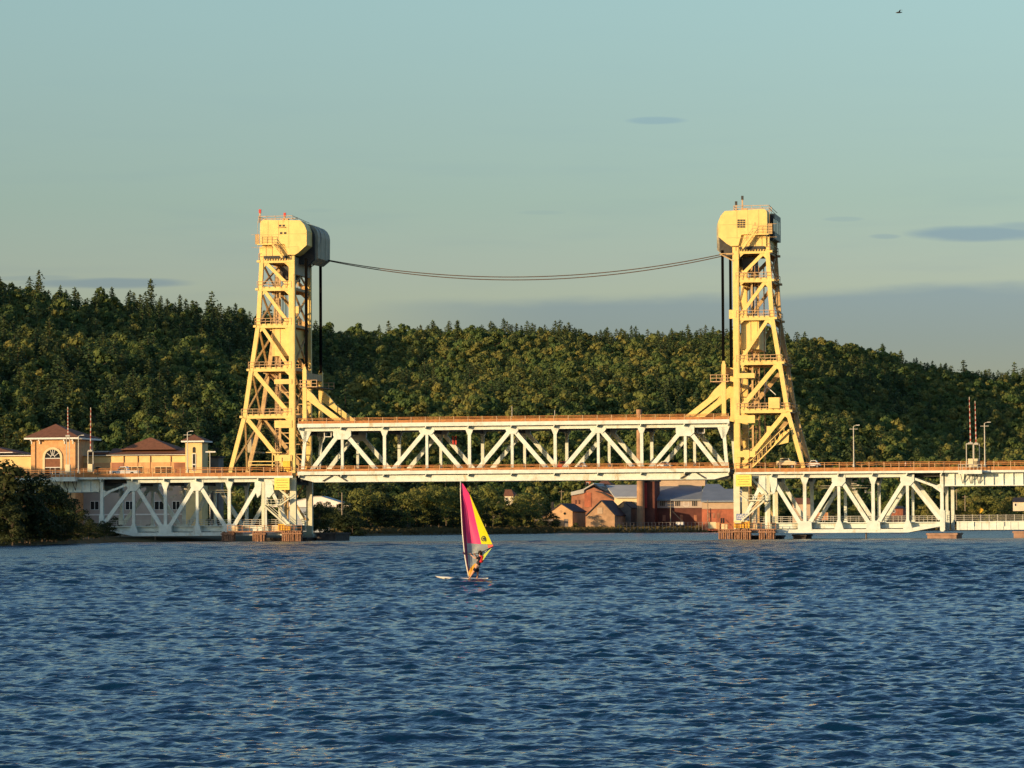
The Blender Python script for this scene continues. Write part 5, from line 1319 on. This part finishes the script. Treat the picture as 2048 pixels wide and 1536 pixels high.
def np_mesh(name, Qd, m, extra=None):
    """Qd: (n,4,3) quads; extra: MB with bark"""
    co = Qd.reshape(-1, 3).astype(np.float32); n0 = len(co); f = np.arange(n0, dtype=np.int32)
    ev = []; ef = []; mats = [MT[m]]
    if extra is not None: ev = extra.v; ef = extra.f; mats.append(MT['bark'])
    if ev: co = np.vstack([co, np.array(ev, np.float32)])
    loops = list(f) + [n0 + i for q in ef for i in q]; starts = list(range(0, n0, 4)); p = n0
    for q in ef: starts.append(p); p += len(q)
    me = bpy.data.meshes.new(name); me.vertices.add(len(co)); me.vertices.foreach_set('co', co.ravel()); me.loops.add(len(loops)); me.loops.foreach_set('vertex_index', np.array(loops, np.int32))
    me.polygons.add(len(starts)); me.polygons.foreach_set('loop_start', np.array(starts, np.int32))
    me.polygons.foreach_set('material_index', np.array([0] * (n0 // 4) + [1] * len(ef), np.int32))
    for q in mats: me.materials.append(q)
    me.update(calc_edges=True); return me
def broad_pts(rr, lobes, per, size, wid=.34, low=.22, tall=1.0):
    C_ = []; 
    for k in range(lobes):
        h = rr.uniform(low, .84) * tall; e = math.sqrt(max(.05, 1 - ((h / tall - .5) / .55) ** 2)); a = rr.uniform(0, 6.28); d = wid * e * rr.uniform(.25, .8)
        C_.append((d * math.cos(a), d * math.sin(a), h, rr.uniform(.1, .19)))
    C_.append((0, 0, .86 * tall, .13)); P = []; Nn = []
    for x, y_, z, r in C_:
        v = rr.normal(size=(per, 3)); v /= np.linalg.norm(v, axis=1, keepdims=True); v[:, 2] = np.where(v[:, 2] < -.3, -v[:, 2], v[:, 2])
        rad = r * rr.uniform(.65, 1.12, (per, 1)); P.append(np.array([x, y_, z]) + v * rad * np.array([1, 1, .82])); Nn.append(v + rr.normal(size=v.shape) * .25)
    P = np.vstack(P); Nn = np.vstack(Nn); return quads(P, Nn, size, rr)
def pine_pts(rr, levels, size, wid=.2, low=.18):
    P = []; Nn = []
    for i in range(levels):
        t = i / (levels - 1); z0 = low + (1 - low - .03) * t; R_ = wid * ((1 - t) ** .5 * .9 + .12) * (1.0 if t > .15 else .75) * rr.uniform(.75, 1.15)
        nb = int(7 - 3 * t); a0 = rr.uniform(0, 6.28)
        for k in range(nb):
            a = a0 + 6.28 * k / nb + rr.uniform(-.35, .35); L_ = R_ * rr.uniform(.5, 1.25); n = max(3, int(L_ / size * 1.7))
            for j in range(n):
                s = (j + .6) / n; w_ = size * 1.2
                P.append((L_ * s * math.cos(a) + rr.normal() * w_ * .5, L_ * s * math.sin(a) + rr.normal() * w_ * .5, z0 + L_ * .18 * s * s - .01 + rr.normal() * size * .3)); Nn.append((math.cos(a) * .55 + rr.normal() * .35, math.sin(a) * .55 + rr.normal() * .35, .9))
    P.append((0, 0, 1.0)); Nn.append((0, -1, .3))
    return quads(np.array(P), np.array(Nn), size, rr)
def trunk_mb(rr, h=.7, r=.014, limbs=4):
    q = MB(); q.tube([(0, 0, -.04), (rr.uniform(-.01, .01), 0, h * .5), (rr.uniform(-.02, .02), rr.uniform(-.02, .02), h)], r, 5, r * .4)
    for k in range(limbs):
        a = rr.uniform(0, 6.28); z = rr.uniform(.25, .6); q.tube([(0, 0, z), (.1 * math.cos(a), .1 * math.sin(a), z + .1), (.2 * math.cos(a), .2 * math.sin(a), z + .15)], r * .5, 4, r * .2)
    return q
protoB = [np_mesh('broadleaf_tree', broad_pts(np.random.RandomState(40 + k), 10 + k % 3, 84, .043, .34 + .03 * (k % 3), .2 + .03 * (k % 2)), 'leaf_broad', trunk_mb(np.random.RandomState(k))) for k in range(6)]
protoP = [np_mesh('pine_tree', pine_pts(np.random.RandomState(60 + k), 13 + k, .034, (.25, .29, .22, .27, .2)[k]), 'leaf_pine', trunk_mb(np.random.RandomState(k), .95, .012, 0)) for k in range(5)]
# trees scattered over the hillside
HT = []
sp = 8.4
yy = 880.0
r4 = np.random.RandomState(77)
while yy < 2500:
    x0 = (-1000 - 1024) / F * yy; x1 = (2900 - 1024) / F * yy; n = int((x1 - x0) / sp)
    xs = x0 + (np.arange(n) + r4.rand(n)) * sp; ysx = yy + r4.uniform(-.5, .5, n) * sp
    px = 1024 + F * xs / ysx; foot = np.interp(px, FOOT[:, 0], FOOT[:, 1]); dr = np.interp(px, RG[:, 0], RG[:, 2])
    ok = (ysx > foot - 25) & (ysx < dr + 45)
    for x, y_, p_x, f_, d_ in zip(xs[ok], ysx[ok], px[ok], foot[ok], dr[ok]):
        t_ = (y_ - f_) / (d_ - f_)
        pc = .1 + .3 * max(0, (t_ - .55) / .45) + (.22 if p_x < 700 else 0) + .25 * math.sin(x / 60 + y_ / 83)
        pine = r4.rand() < pc
        h = r4.uniform(11.5, 18.5) if pine else r4.uniform(9.5, 15.5)
        if r4.rand() < .05: h *= 1.3
        elif r4.rand() < .18: h *= .75
        HT.append((x, y_, h, pine, r4.randint(0, 5), r4.uniform(0, 6.28), p_x, t_))
    yy += sp * .9
HT = np.array(HT); HZ = hgt(HT[:, 0], HT[:, 1])
# which trees show largest: in frame, not hidden behind nearer ones or the bridge deck and buildings
TOPY = 1048.5 - (HT[:, 6] - 1024) * .00524 - (HZ + HT[:, 2] - 3) / HT[:, 1] * F
order = np.argsort(HT[:, 1]); bins = np.full(260, 2000.0); vis = np.zeros(len(HT))
lowcut = lambda p: 940.0
for i in order:
    p = HT[i, 6]
    if p < 5 or p > 2043: continue
    b_ = int(p / 8); hw = max(1, int(HT[i, 2] * .28 * F / HT[i, 1] / 8)); sl = bins[max(0, b_ - hw):b_ + hw + 1]
    hpx = HT[i, 2] * F / HT[i, 1]; lim = 925 if (p < 440 or p > 1480) else 835
    seen = np.clip(np.minimum(sl, lim) - TOPY[i], 0, hpx * .8).mean(); vis[i] = seen * hw
    bins[max(0, b_ - hw):b_ + hw + 1] = np.minimum(sl, TOPY[i] + hpx * .15)
cand = np.argsort(-vis); NB = 150; NP_ = 140
selB = [i for i in cand if HT[i, 3] == 0][:NB]; selP = [i for i in cand if HT[i, 3] == 1][:NP_]
single = set(int(i) for i in selB + selP)
print('hill trees', len(HT), 'single', len(single))
LMK = ((75, 'at the left photo edge'), (190, 'above the brick pavilion'), (330, 'above the hip roof'), (440, 'above the slim turret'), (530, 'close left of the left tower'), (660, 'close right of the left tower'), (800, 'above the left lift span end'), (940, 'left of the lift span middle'), (1100, 'above the lift span middle'), (1250, 'left of the smokestack top'), (1380, 'right of the smokestack top'), (1480, 'close left of the right tower'), (1640, 'close right of the right tower'), (1780, 'above the lone deck lamp'), (1920, 'left of the striped barriers'), (3000, 'above the striped barriers'))
def zone(p, t_):
    b = 'on the hill crest ' if t_ > .86 else 'high on the hill ' if t_ > .6 else 'halfway up the hill ' if t_ > .3 else 'at the hill foot '
    return b + [n for lim, n in LMK if p < lim][0]
for i in sorted(single):
    x, y_, h, pine, vi, rz, p, t_ = HT[i]
    me = (protoP if pine else protoB)[int(vi)]
    o = bpy.data.objects.new('pine_tree' if pine else 'broadleaf_tree', me); S.collection.objects.link(o)
    o.location = (x, y_, HZ[i] - .3); o.rotation_euler = (0, 0, rz); o.scale = (h, h, h)
    tag(o, (('tall ' if h > 15.5 else 'short ') + ('dark pine ' if pine else 'olive leafy tree ')) + zone(p, t_), 'tree', 'pines on the hillside' if pine else 'leafy trees on the hillside')
rest = [i for i in range(len(HT)) if i not in single]
def forest(name, idx, protos, label):
    me = bpy.data.meshes.new(name); me.from_pydata([tuple(i[:3]) for i in idx], [], [])
    for an, ty, dat in (('vi', 'INT', [int(i[3]) for i in idx]), ('rz', 'FLOAT', [float(i[4]) for i in idx]), ('sc', 'FLOAT', [float(i[5]) for i in idx])):
        at = me.attributes.new(an, ty, 'POINT'); at.data.foreach_set('value', dat)
    o = bpy.data.objects.new(name, me); S.collection.objects.link(o); tag(o, label, 'forest', kind='stuff')
    col = bpy.data.collections.new(name + '_kinds')
    for k, pm in enumerate(protos[:5]):
        q = bpy.data.objects.new('%s_kind_%d' % (name, k), pm); col.objects.link(q)
    ng = bpy.data.node_groups.new(name, 'GeometryNodeTree'); ng.interface.new_socket('Geometry', in_out='INPUT', socket_type='NodeSocketGeometry'); ng.interface.new_socket('Geometry', in_out='OUTPUT', socket_type='NodeSocketGeometry')
    gi = ng.nodes.new('NodeGroupInput'); go = ng.nodes.new('NodeGroupOutput'); ip = ng.nodes.new('GeometryNodeInstanceOnPoints'); ci = ng.nodes.new('GeometryNodeCollectionInfo')
    ci.inputs[0].default_value = col; ci.inputs['Separate Children'].default_value = True; ci.inputs['Reset Children'].default_value = True; ip.inputs['Pick Instance'].default_value = True
    def na(nm, ty):
        n = ng.nodes.new('GeometryNodeInputNamedAttribute'); n.data_type = ty; n.inputs[0].default_value = nm; return n.outputs[0]
    cx = ng.nodes.new('ShaderNodeCombineXYZ'); ng.links.new(na('rz', 'FLOAT'), cx.inputs[2]); e2 = ng.nodes.new('FunctionNodeEulerToRotation'); ng.links.new(cx.outputs[0], e2.inputs[0])
    ng.links.new(gi.outputs[0], ip.inputs['Points']); ng.links.new(ci.outputs[0], ip.inputs['Instance']); ng.links.new(na('vi', 'INT'), ip.inputs['Instance Index']); ng.links.new(e2.outputs[0], ip.inputs['Rotation']); ng.links.new(na('sc', 'FLOAT'), ip.inputs['Scale']); ng.links.new(ip.outputs[0], go.inputs[0])
    mo = o.modifiers.new('forest', 'NODES'); mo.node_group = ng
    return o
hp_ = lambda i: (HT[i, 0], HT[i, 1], HZ[i] - .3, HT[i, 4], HT[i, 5], HT[i, 2])
forest('leafy_forest', [hp_(i) for i in rest if not HT[i, 3]], protoB, 'dense olive green leafy forest covering the hillside behind the bridge')
forest('pine_forest', [hp_(i) for i in rest if HT[i, 3]], protoP, 'dark pine forest mixed through the hillside behind the bridge')
# ------------------------------------------------------------------ shoreline trees with trunk and crown
SP = []
for k in range(8):
    rr = np.random.RandomState(90 + k); tall = k in (2, 5)
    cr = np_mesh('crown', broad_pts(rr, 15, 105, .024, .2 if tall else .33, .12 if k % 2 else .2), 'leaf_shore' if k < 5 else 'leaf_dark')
    tb = trunk_mb(rr, .75, .016, 6); tm = bpy.data.meshes.new('trunk'); tm.from_pydata([tuple(v) for v in tb.v], [], tb.f); tm.materials.append(MT['bark_pale' if k == 2 else 'bark']); SP.append((cr, tm))
def shore_tree(x, y_, h, k, label, group, name='shore_tree', sx=1.0):
    z = float(hgt(np.array([x]), np.array([y_]))[0]); t = bpy.data.objects.new(name, None); S.collection.objects.link(t); t.location = (x, y_, z - .2); t.rotation_euler = (0, 0, rnd.uniform(0, 6.28)); t.scale = (h * sx, h * sx, h)
    tag(t, label, 'tree', group)
    for nm, me in (('crown', SP[k][0]), ('trunk', SP[k][1])):
        o = bpy.data.objects.new(nm, me); S.collection.objects.link(o); o.parent = t
    return t
# (px, top row, distance) of trees along the near-left bank
for px, yt, D, k in ((8, 1030, 553, 6), (28, 1038, 556, 7), (50, 1032, 560, 6), (72, 1036, 567, 7), (92, 1034, 573, 6), (112, 1042, 579, 7), (132, 1040, 586, 6), (152, 1046, 597, 7), (172, 1050, 613, 6), (190, 1052, 628, 7), (20, 950, 558, 7), (55, 948, 563, 5), (85, 952, 574, 7), (108, 962, 582, 6), (128, 976, 592, 7), (10, 912, 556, 5), (40, 925, 560, 6), (-30, 915, 575, 7), (70, 962, 572, 6), (95, 972, 580, 3), (120, 985, 588, 7), (25, 985, 550, 7), (60, 1000, 562, 5), (-10, 975, 552, 6), (-70, 900, 560, 5), (-110, 905, 570, 7),
                     (145, 1000, 600, 6), (160, 1022, 612, 7), (180, 1035, 632, 5), (100, 1015, 580, 5), (205, 1040, 668, 6)):
    p = W(px, 1060, D); h = W(px, yt, D).z - .8
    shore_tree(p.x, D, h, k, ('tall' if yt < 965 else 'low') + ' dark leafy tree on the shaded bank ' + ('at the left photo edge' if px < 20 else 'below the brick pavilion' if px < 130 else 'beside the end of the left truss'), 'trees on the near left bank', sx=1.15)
r5 = np.random.RandomState(5)
for j in range(22):
    px = 20 + j * 10.5; D = float(np.interp(px, SH[:, 0], SH[:, 1])) + 7; p = W(px, 1060, D)
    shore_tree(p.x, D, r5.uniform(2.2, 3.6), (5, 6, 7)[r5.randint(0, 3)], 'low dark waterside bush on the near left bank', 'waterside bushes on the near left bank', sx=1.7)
rows = [(640, 1008, 0), (655, 1000, 0), (672, 1012, 1), (690, 1000, 0), (704, 990, 0), (715, 975, 1), (728, 972, 1), (742, 985, 0), (756, 978, 1), (770, 985, 0), (785, 992, 1), (800, 985, 1), (816, 980, 1), (832, 975, 1), (848, 968, 1), (862, 972, 1), (878, 965, 1), (893, 970, 1), (908, 968, 1), (925, 978, 0), (942, 985, 1), (958, 975, 1), (972, 965, 1), (986, 975, 1), (1000, 990, 1), (1014, 998, 1), (1028, 1004, 1), (1042, 992, 1), (1056, 985, 1), (1070, 990, 1), (1084, 1010, 0), (1098, 1018, 0), (1112, 1030, 0), (1060, 1020, 0), (1035, 1025, 0), (1005, 1015, 0), (975, 1010, 0), (940, 1015, 0), (905, 1015, 0), (870, 1010, 0), (835, 1015, 0), (800, 1015, 0), (765, 1015, 0), (735, 1018, 0), (705, 1018, 0), (680, 1020, 0)]
SHN = lambda p: float(np.interp(p, SH[:, 0], SH[:, 1]))
for j, (px, yt, kd) in enumerate(rows):
    D = max(SHN(px), 700 if px < 656 else 0) + (14 if j >= 31 else 34) + r5.uniform(-5, 8)
    p = W(px, 1050, D); h = W(px, yt, D).z - .9
    k = (0, 1, 2, 3, 4)[r5.randint(0, 5)] if kd else (5, 6, 7)[r5.randint(0, 3)]
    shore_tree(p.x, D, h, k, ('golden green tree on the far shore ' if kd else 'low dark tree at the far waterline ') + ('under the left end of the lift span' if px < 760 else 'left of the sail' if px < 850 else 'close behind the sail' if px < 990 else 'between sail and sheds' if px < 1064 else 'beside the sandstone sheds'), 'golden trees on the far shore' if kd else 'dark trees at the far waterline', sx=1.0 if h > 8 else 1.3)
for px in range(628, 722, 11):
    D = 978 + r5.uniform(-4, 4); p = W(px, 1050, D); h = W(px, 1013 + r5.uniform(0, 12) - (6 if px < 655 else 0), D).z - .9
    shore_tree(p.x, D, h, (5, 6, 7)[r5.randint(0, 3)], 'dark bush half hiding the pale gabled warehouse', 'bushes before the pale warehouse', sx=1.3)
# small trees under the left truss and right of the smelter, seen through the trusses and girders
for j in range(46):
    px = 1545 + j * 12 + r5.uniform(-4, 4); D = SHN(px) + r5.uniform(20, 60); yt = r5.uniform(985, 1028) if px > 1870 else r5.uniform(1000, 1035)
    p = W(px, 1050, D); h = W(px, yt, D).z - .9
    shore_tree(p.x, D, h, (0, 1, 3, 5, 6)[r5.randint(0, 5)], 'shrubby tree on the far shore behind the right truss and girders', 'shrubby trees on the right far shore', sx=1.2)
for px, yt, D in ((1050, 985, 1190), (1062, 990, 1195), (1240, 1046, 1168), (1130, 996, 1230), (1160, 1002, 1235), (1104, 1046, 1165), (1113, 1050, 1164), (1152, 1044, 1166)):
    p = W(px, 1050, D); h = W(px, yt, D).z - .9
    shore_tree(p.x, D, h, (0, 3, 1)[r5.randint(0, 3)], 'bushy tree between the sheds of the smelter', 'bushes among the smelter sheds', sx=1.25)
for px, yt, D in ((640, 1000, 712), (655, 1012, 700), (628, 1025, 697), (668, 1030, 700), (470, 1035, 700), (430, 1025, 705), (230, 1030, 700), (300, 1045, 700)):
    p = W(px, 1050, D); h = W(px, yt, D).z - .9
    shore_tree(p.x, D, h, (5, 6, 7)[r5.randint(0, 3)], 'dark bushy tree on the bank below the left span', 'bushes below the left span', sx=1.1)
# wood on the left bank, outside the frame: its shadow falls on the left end of the bridge
ca, sa = math.cos(math.radians(SUN_AZ)), math.sin(math.radians(SUN_AZ))
TOPC = np.array([[-700, 28.8], [-652, 28.8], [-647, 25], [-640, 25], [-592, 28.3], [-583, 24.5], [-575, 20], [-570, 15]], float)
BW = []
for j in range(330):
    c = -570 - 125 * (j + .5) / 330; row = r5.rand()
    s_ = (195 + 22 * row) if c > -640 else (236 + 26 * row)
    x = s_ * sa + c * ca; y_ = s_ * ca - c * sa
    g0 = float(hgt(np.array([x]), np.array([y_]))[0]); top = float(np.interp(c, TOPC[:, 0], TOPC[:, 1]))
    BW.append((x, y_, g0 - .2, r5.randint(0, 5), r5.uniform(0, 6.28), max(6, top - max(g0, 0) + r5.uniform(-.8, .2))))
forest('bank_wood', BW, protoB, 'dense leafy wood on the raised left bank outside the frame')
# reeds and grass along the far shore
q = MB(); 
GR = []; GN_ = []
r6 = np.random.RandomState(8)
pxx = r6.uniform(662, 2100, 9000); DD = np.interp(pxx, SH[:, 0], SH[:, 1]) + r6.uniform(1, 26, 9000); xx = (pxx - 1024) / F * DD; zz = hgt(xx, DD)
gq = quads(np.stack([xx, DD, zz + r6.uniform(.1, .9, 9000) * np.where(pxx < 1090, 1.3, 1)], -1), np.stack([r6.normal(size=9000) * .4, -np.ones(9000), r6.uniform(0, 1, 9000)], -1), .6, r6)
MT['leaf_grass'] = None
leaf_mat('leaf_grass', (.06, .055, .02), (.10, .08, .03), (.17, .125, .05))
go_ = bpy.data.objects.new('shore_grass', np_mesh('shore_grass', gq, 'leaf_grass')); S.collection.objects.link(go_); tag(go_, 'dry grass and reeds along the far shore', 'grass', kind='stuff')
for o in S.objects:
    if '_o' in o: del o['_o']
bpy.context.view_layer.update()
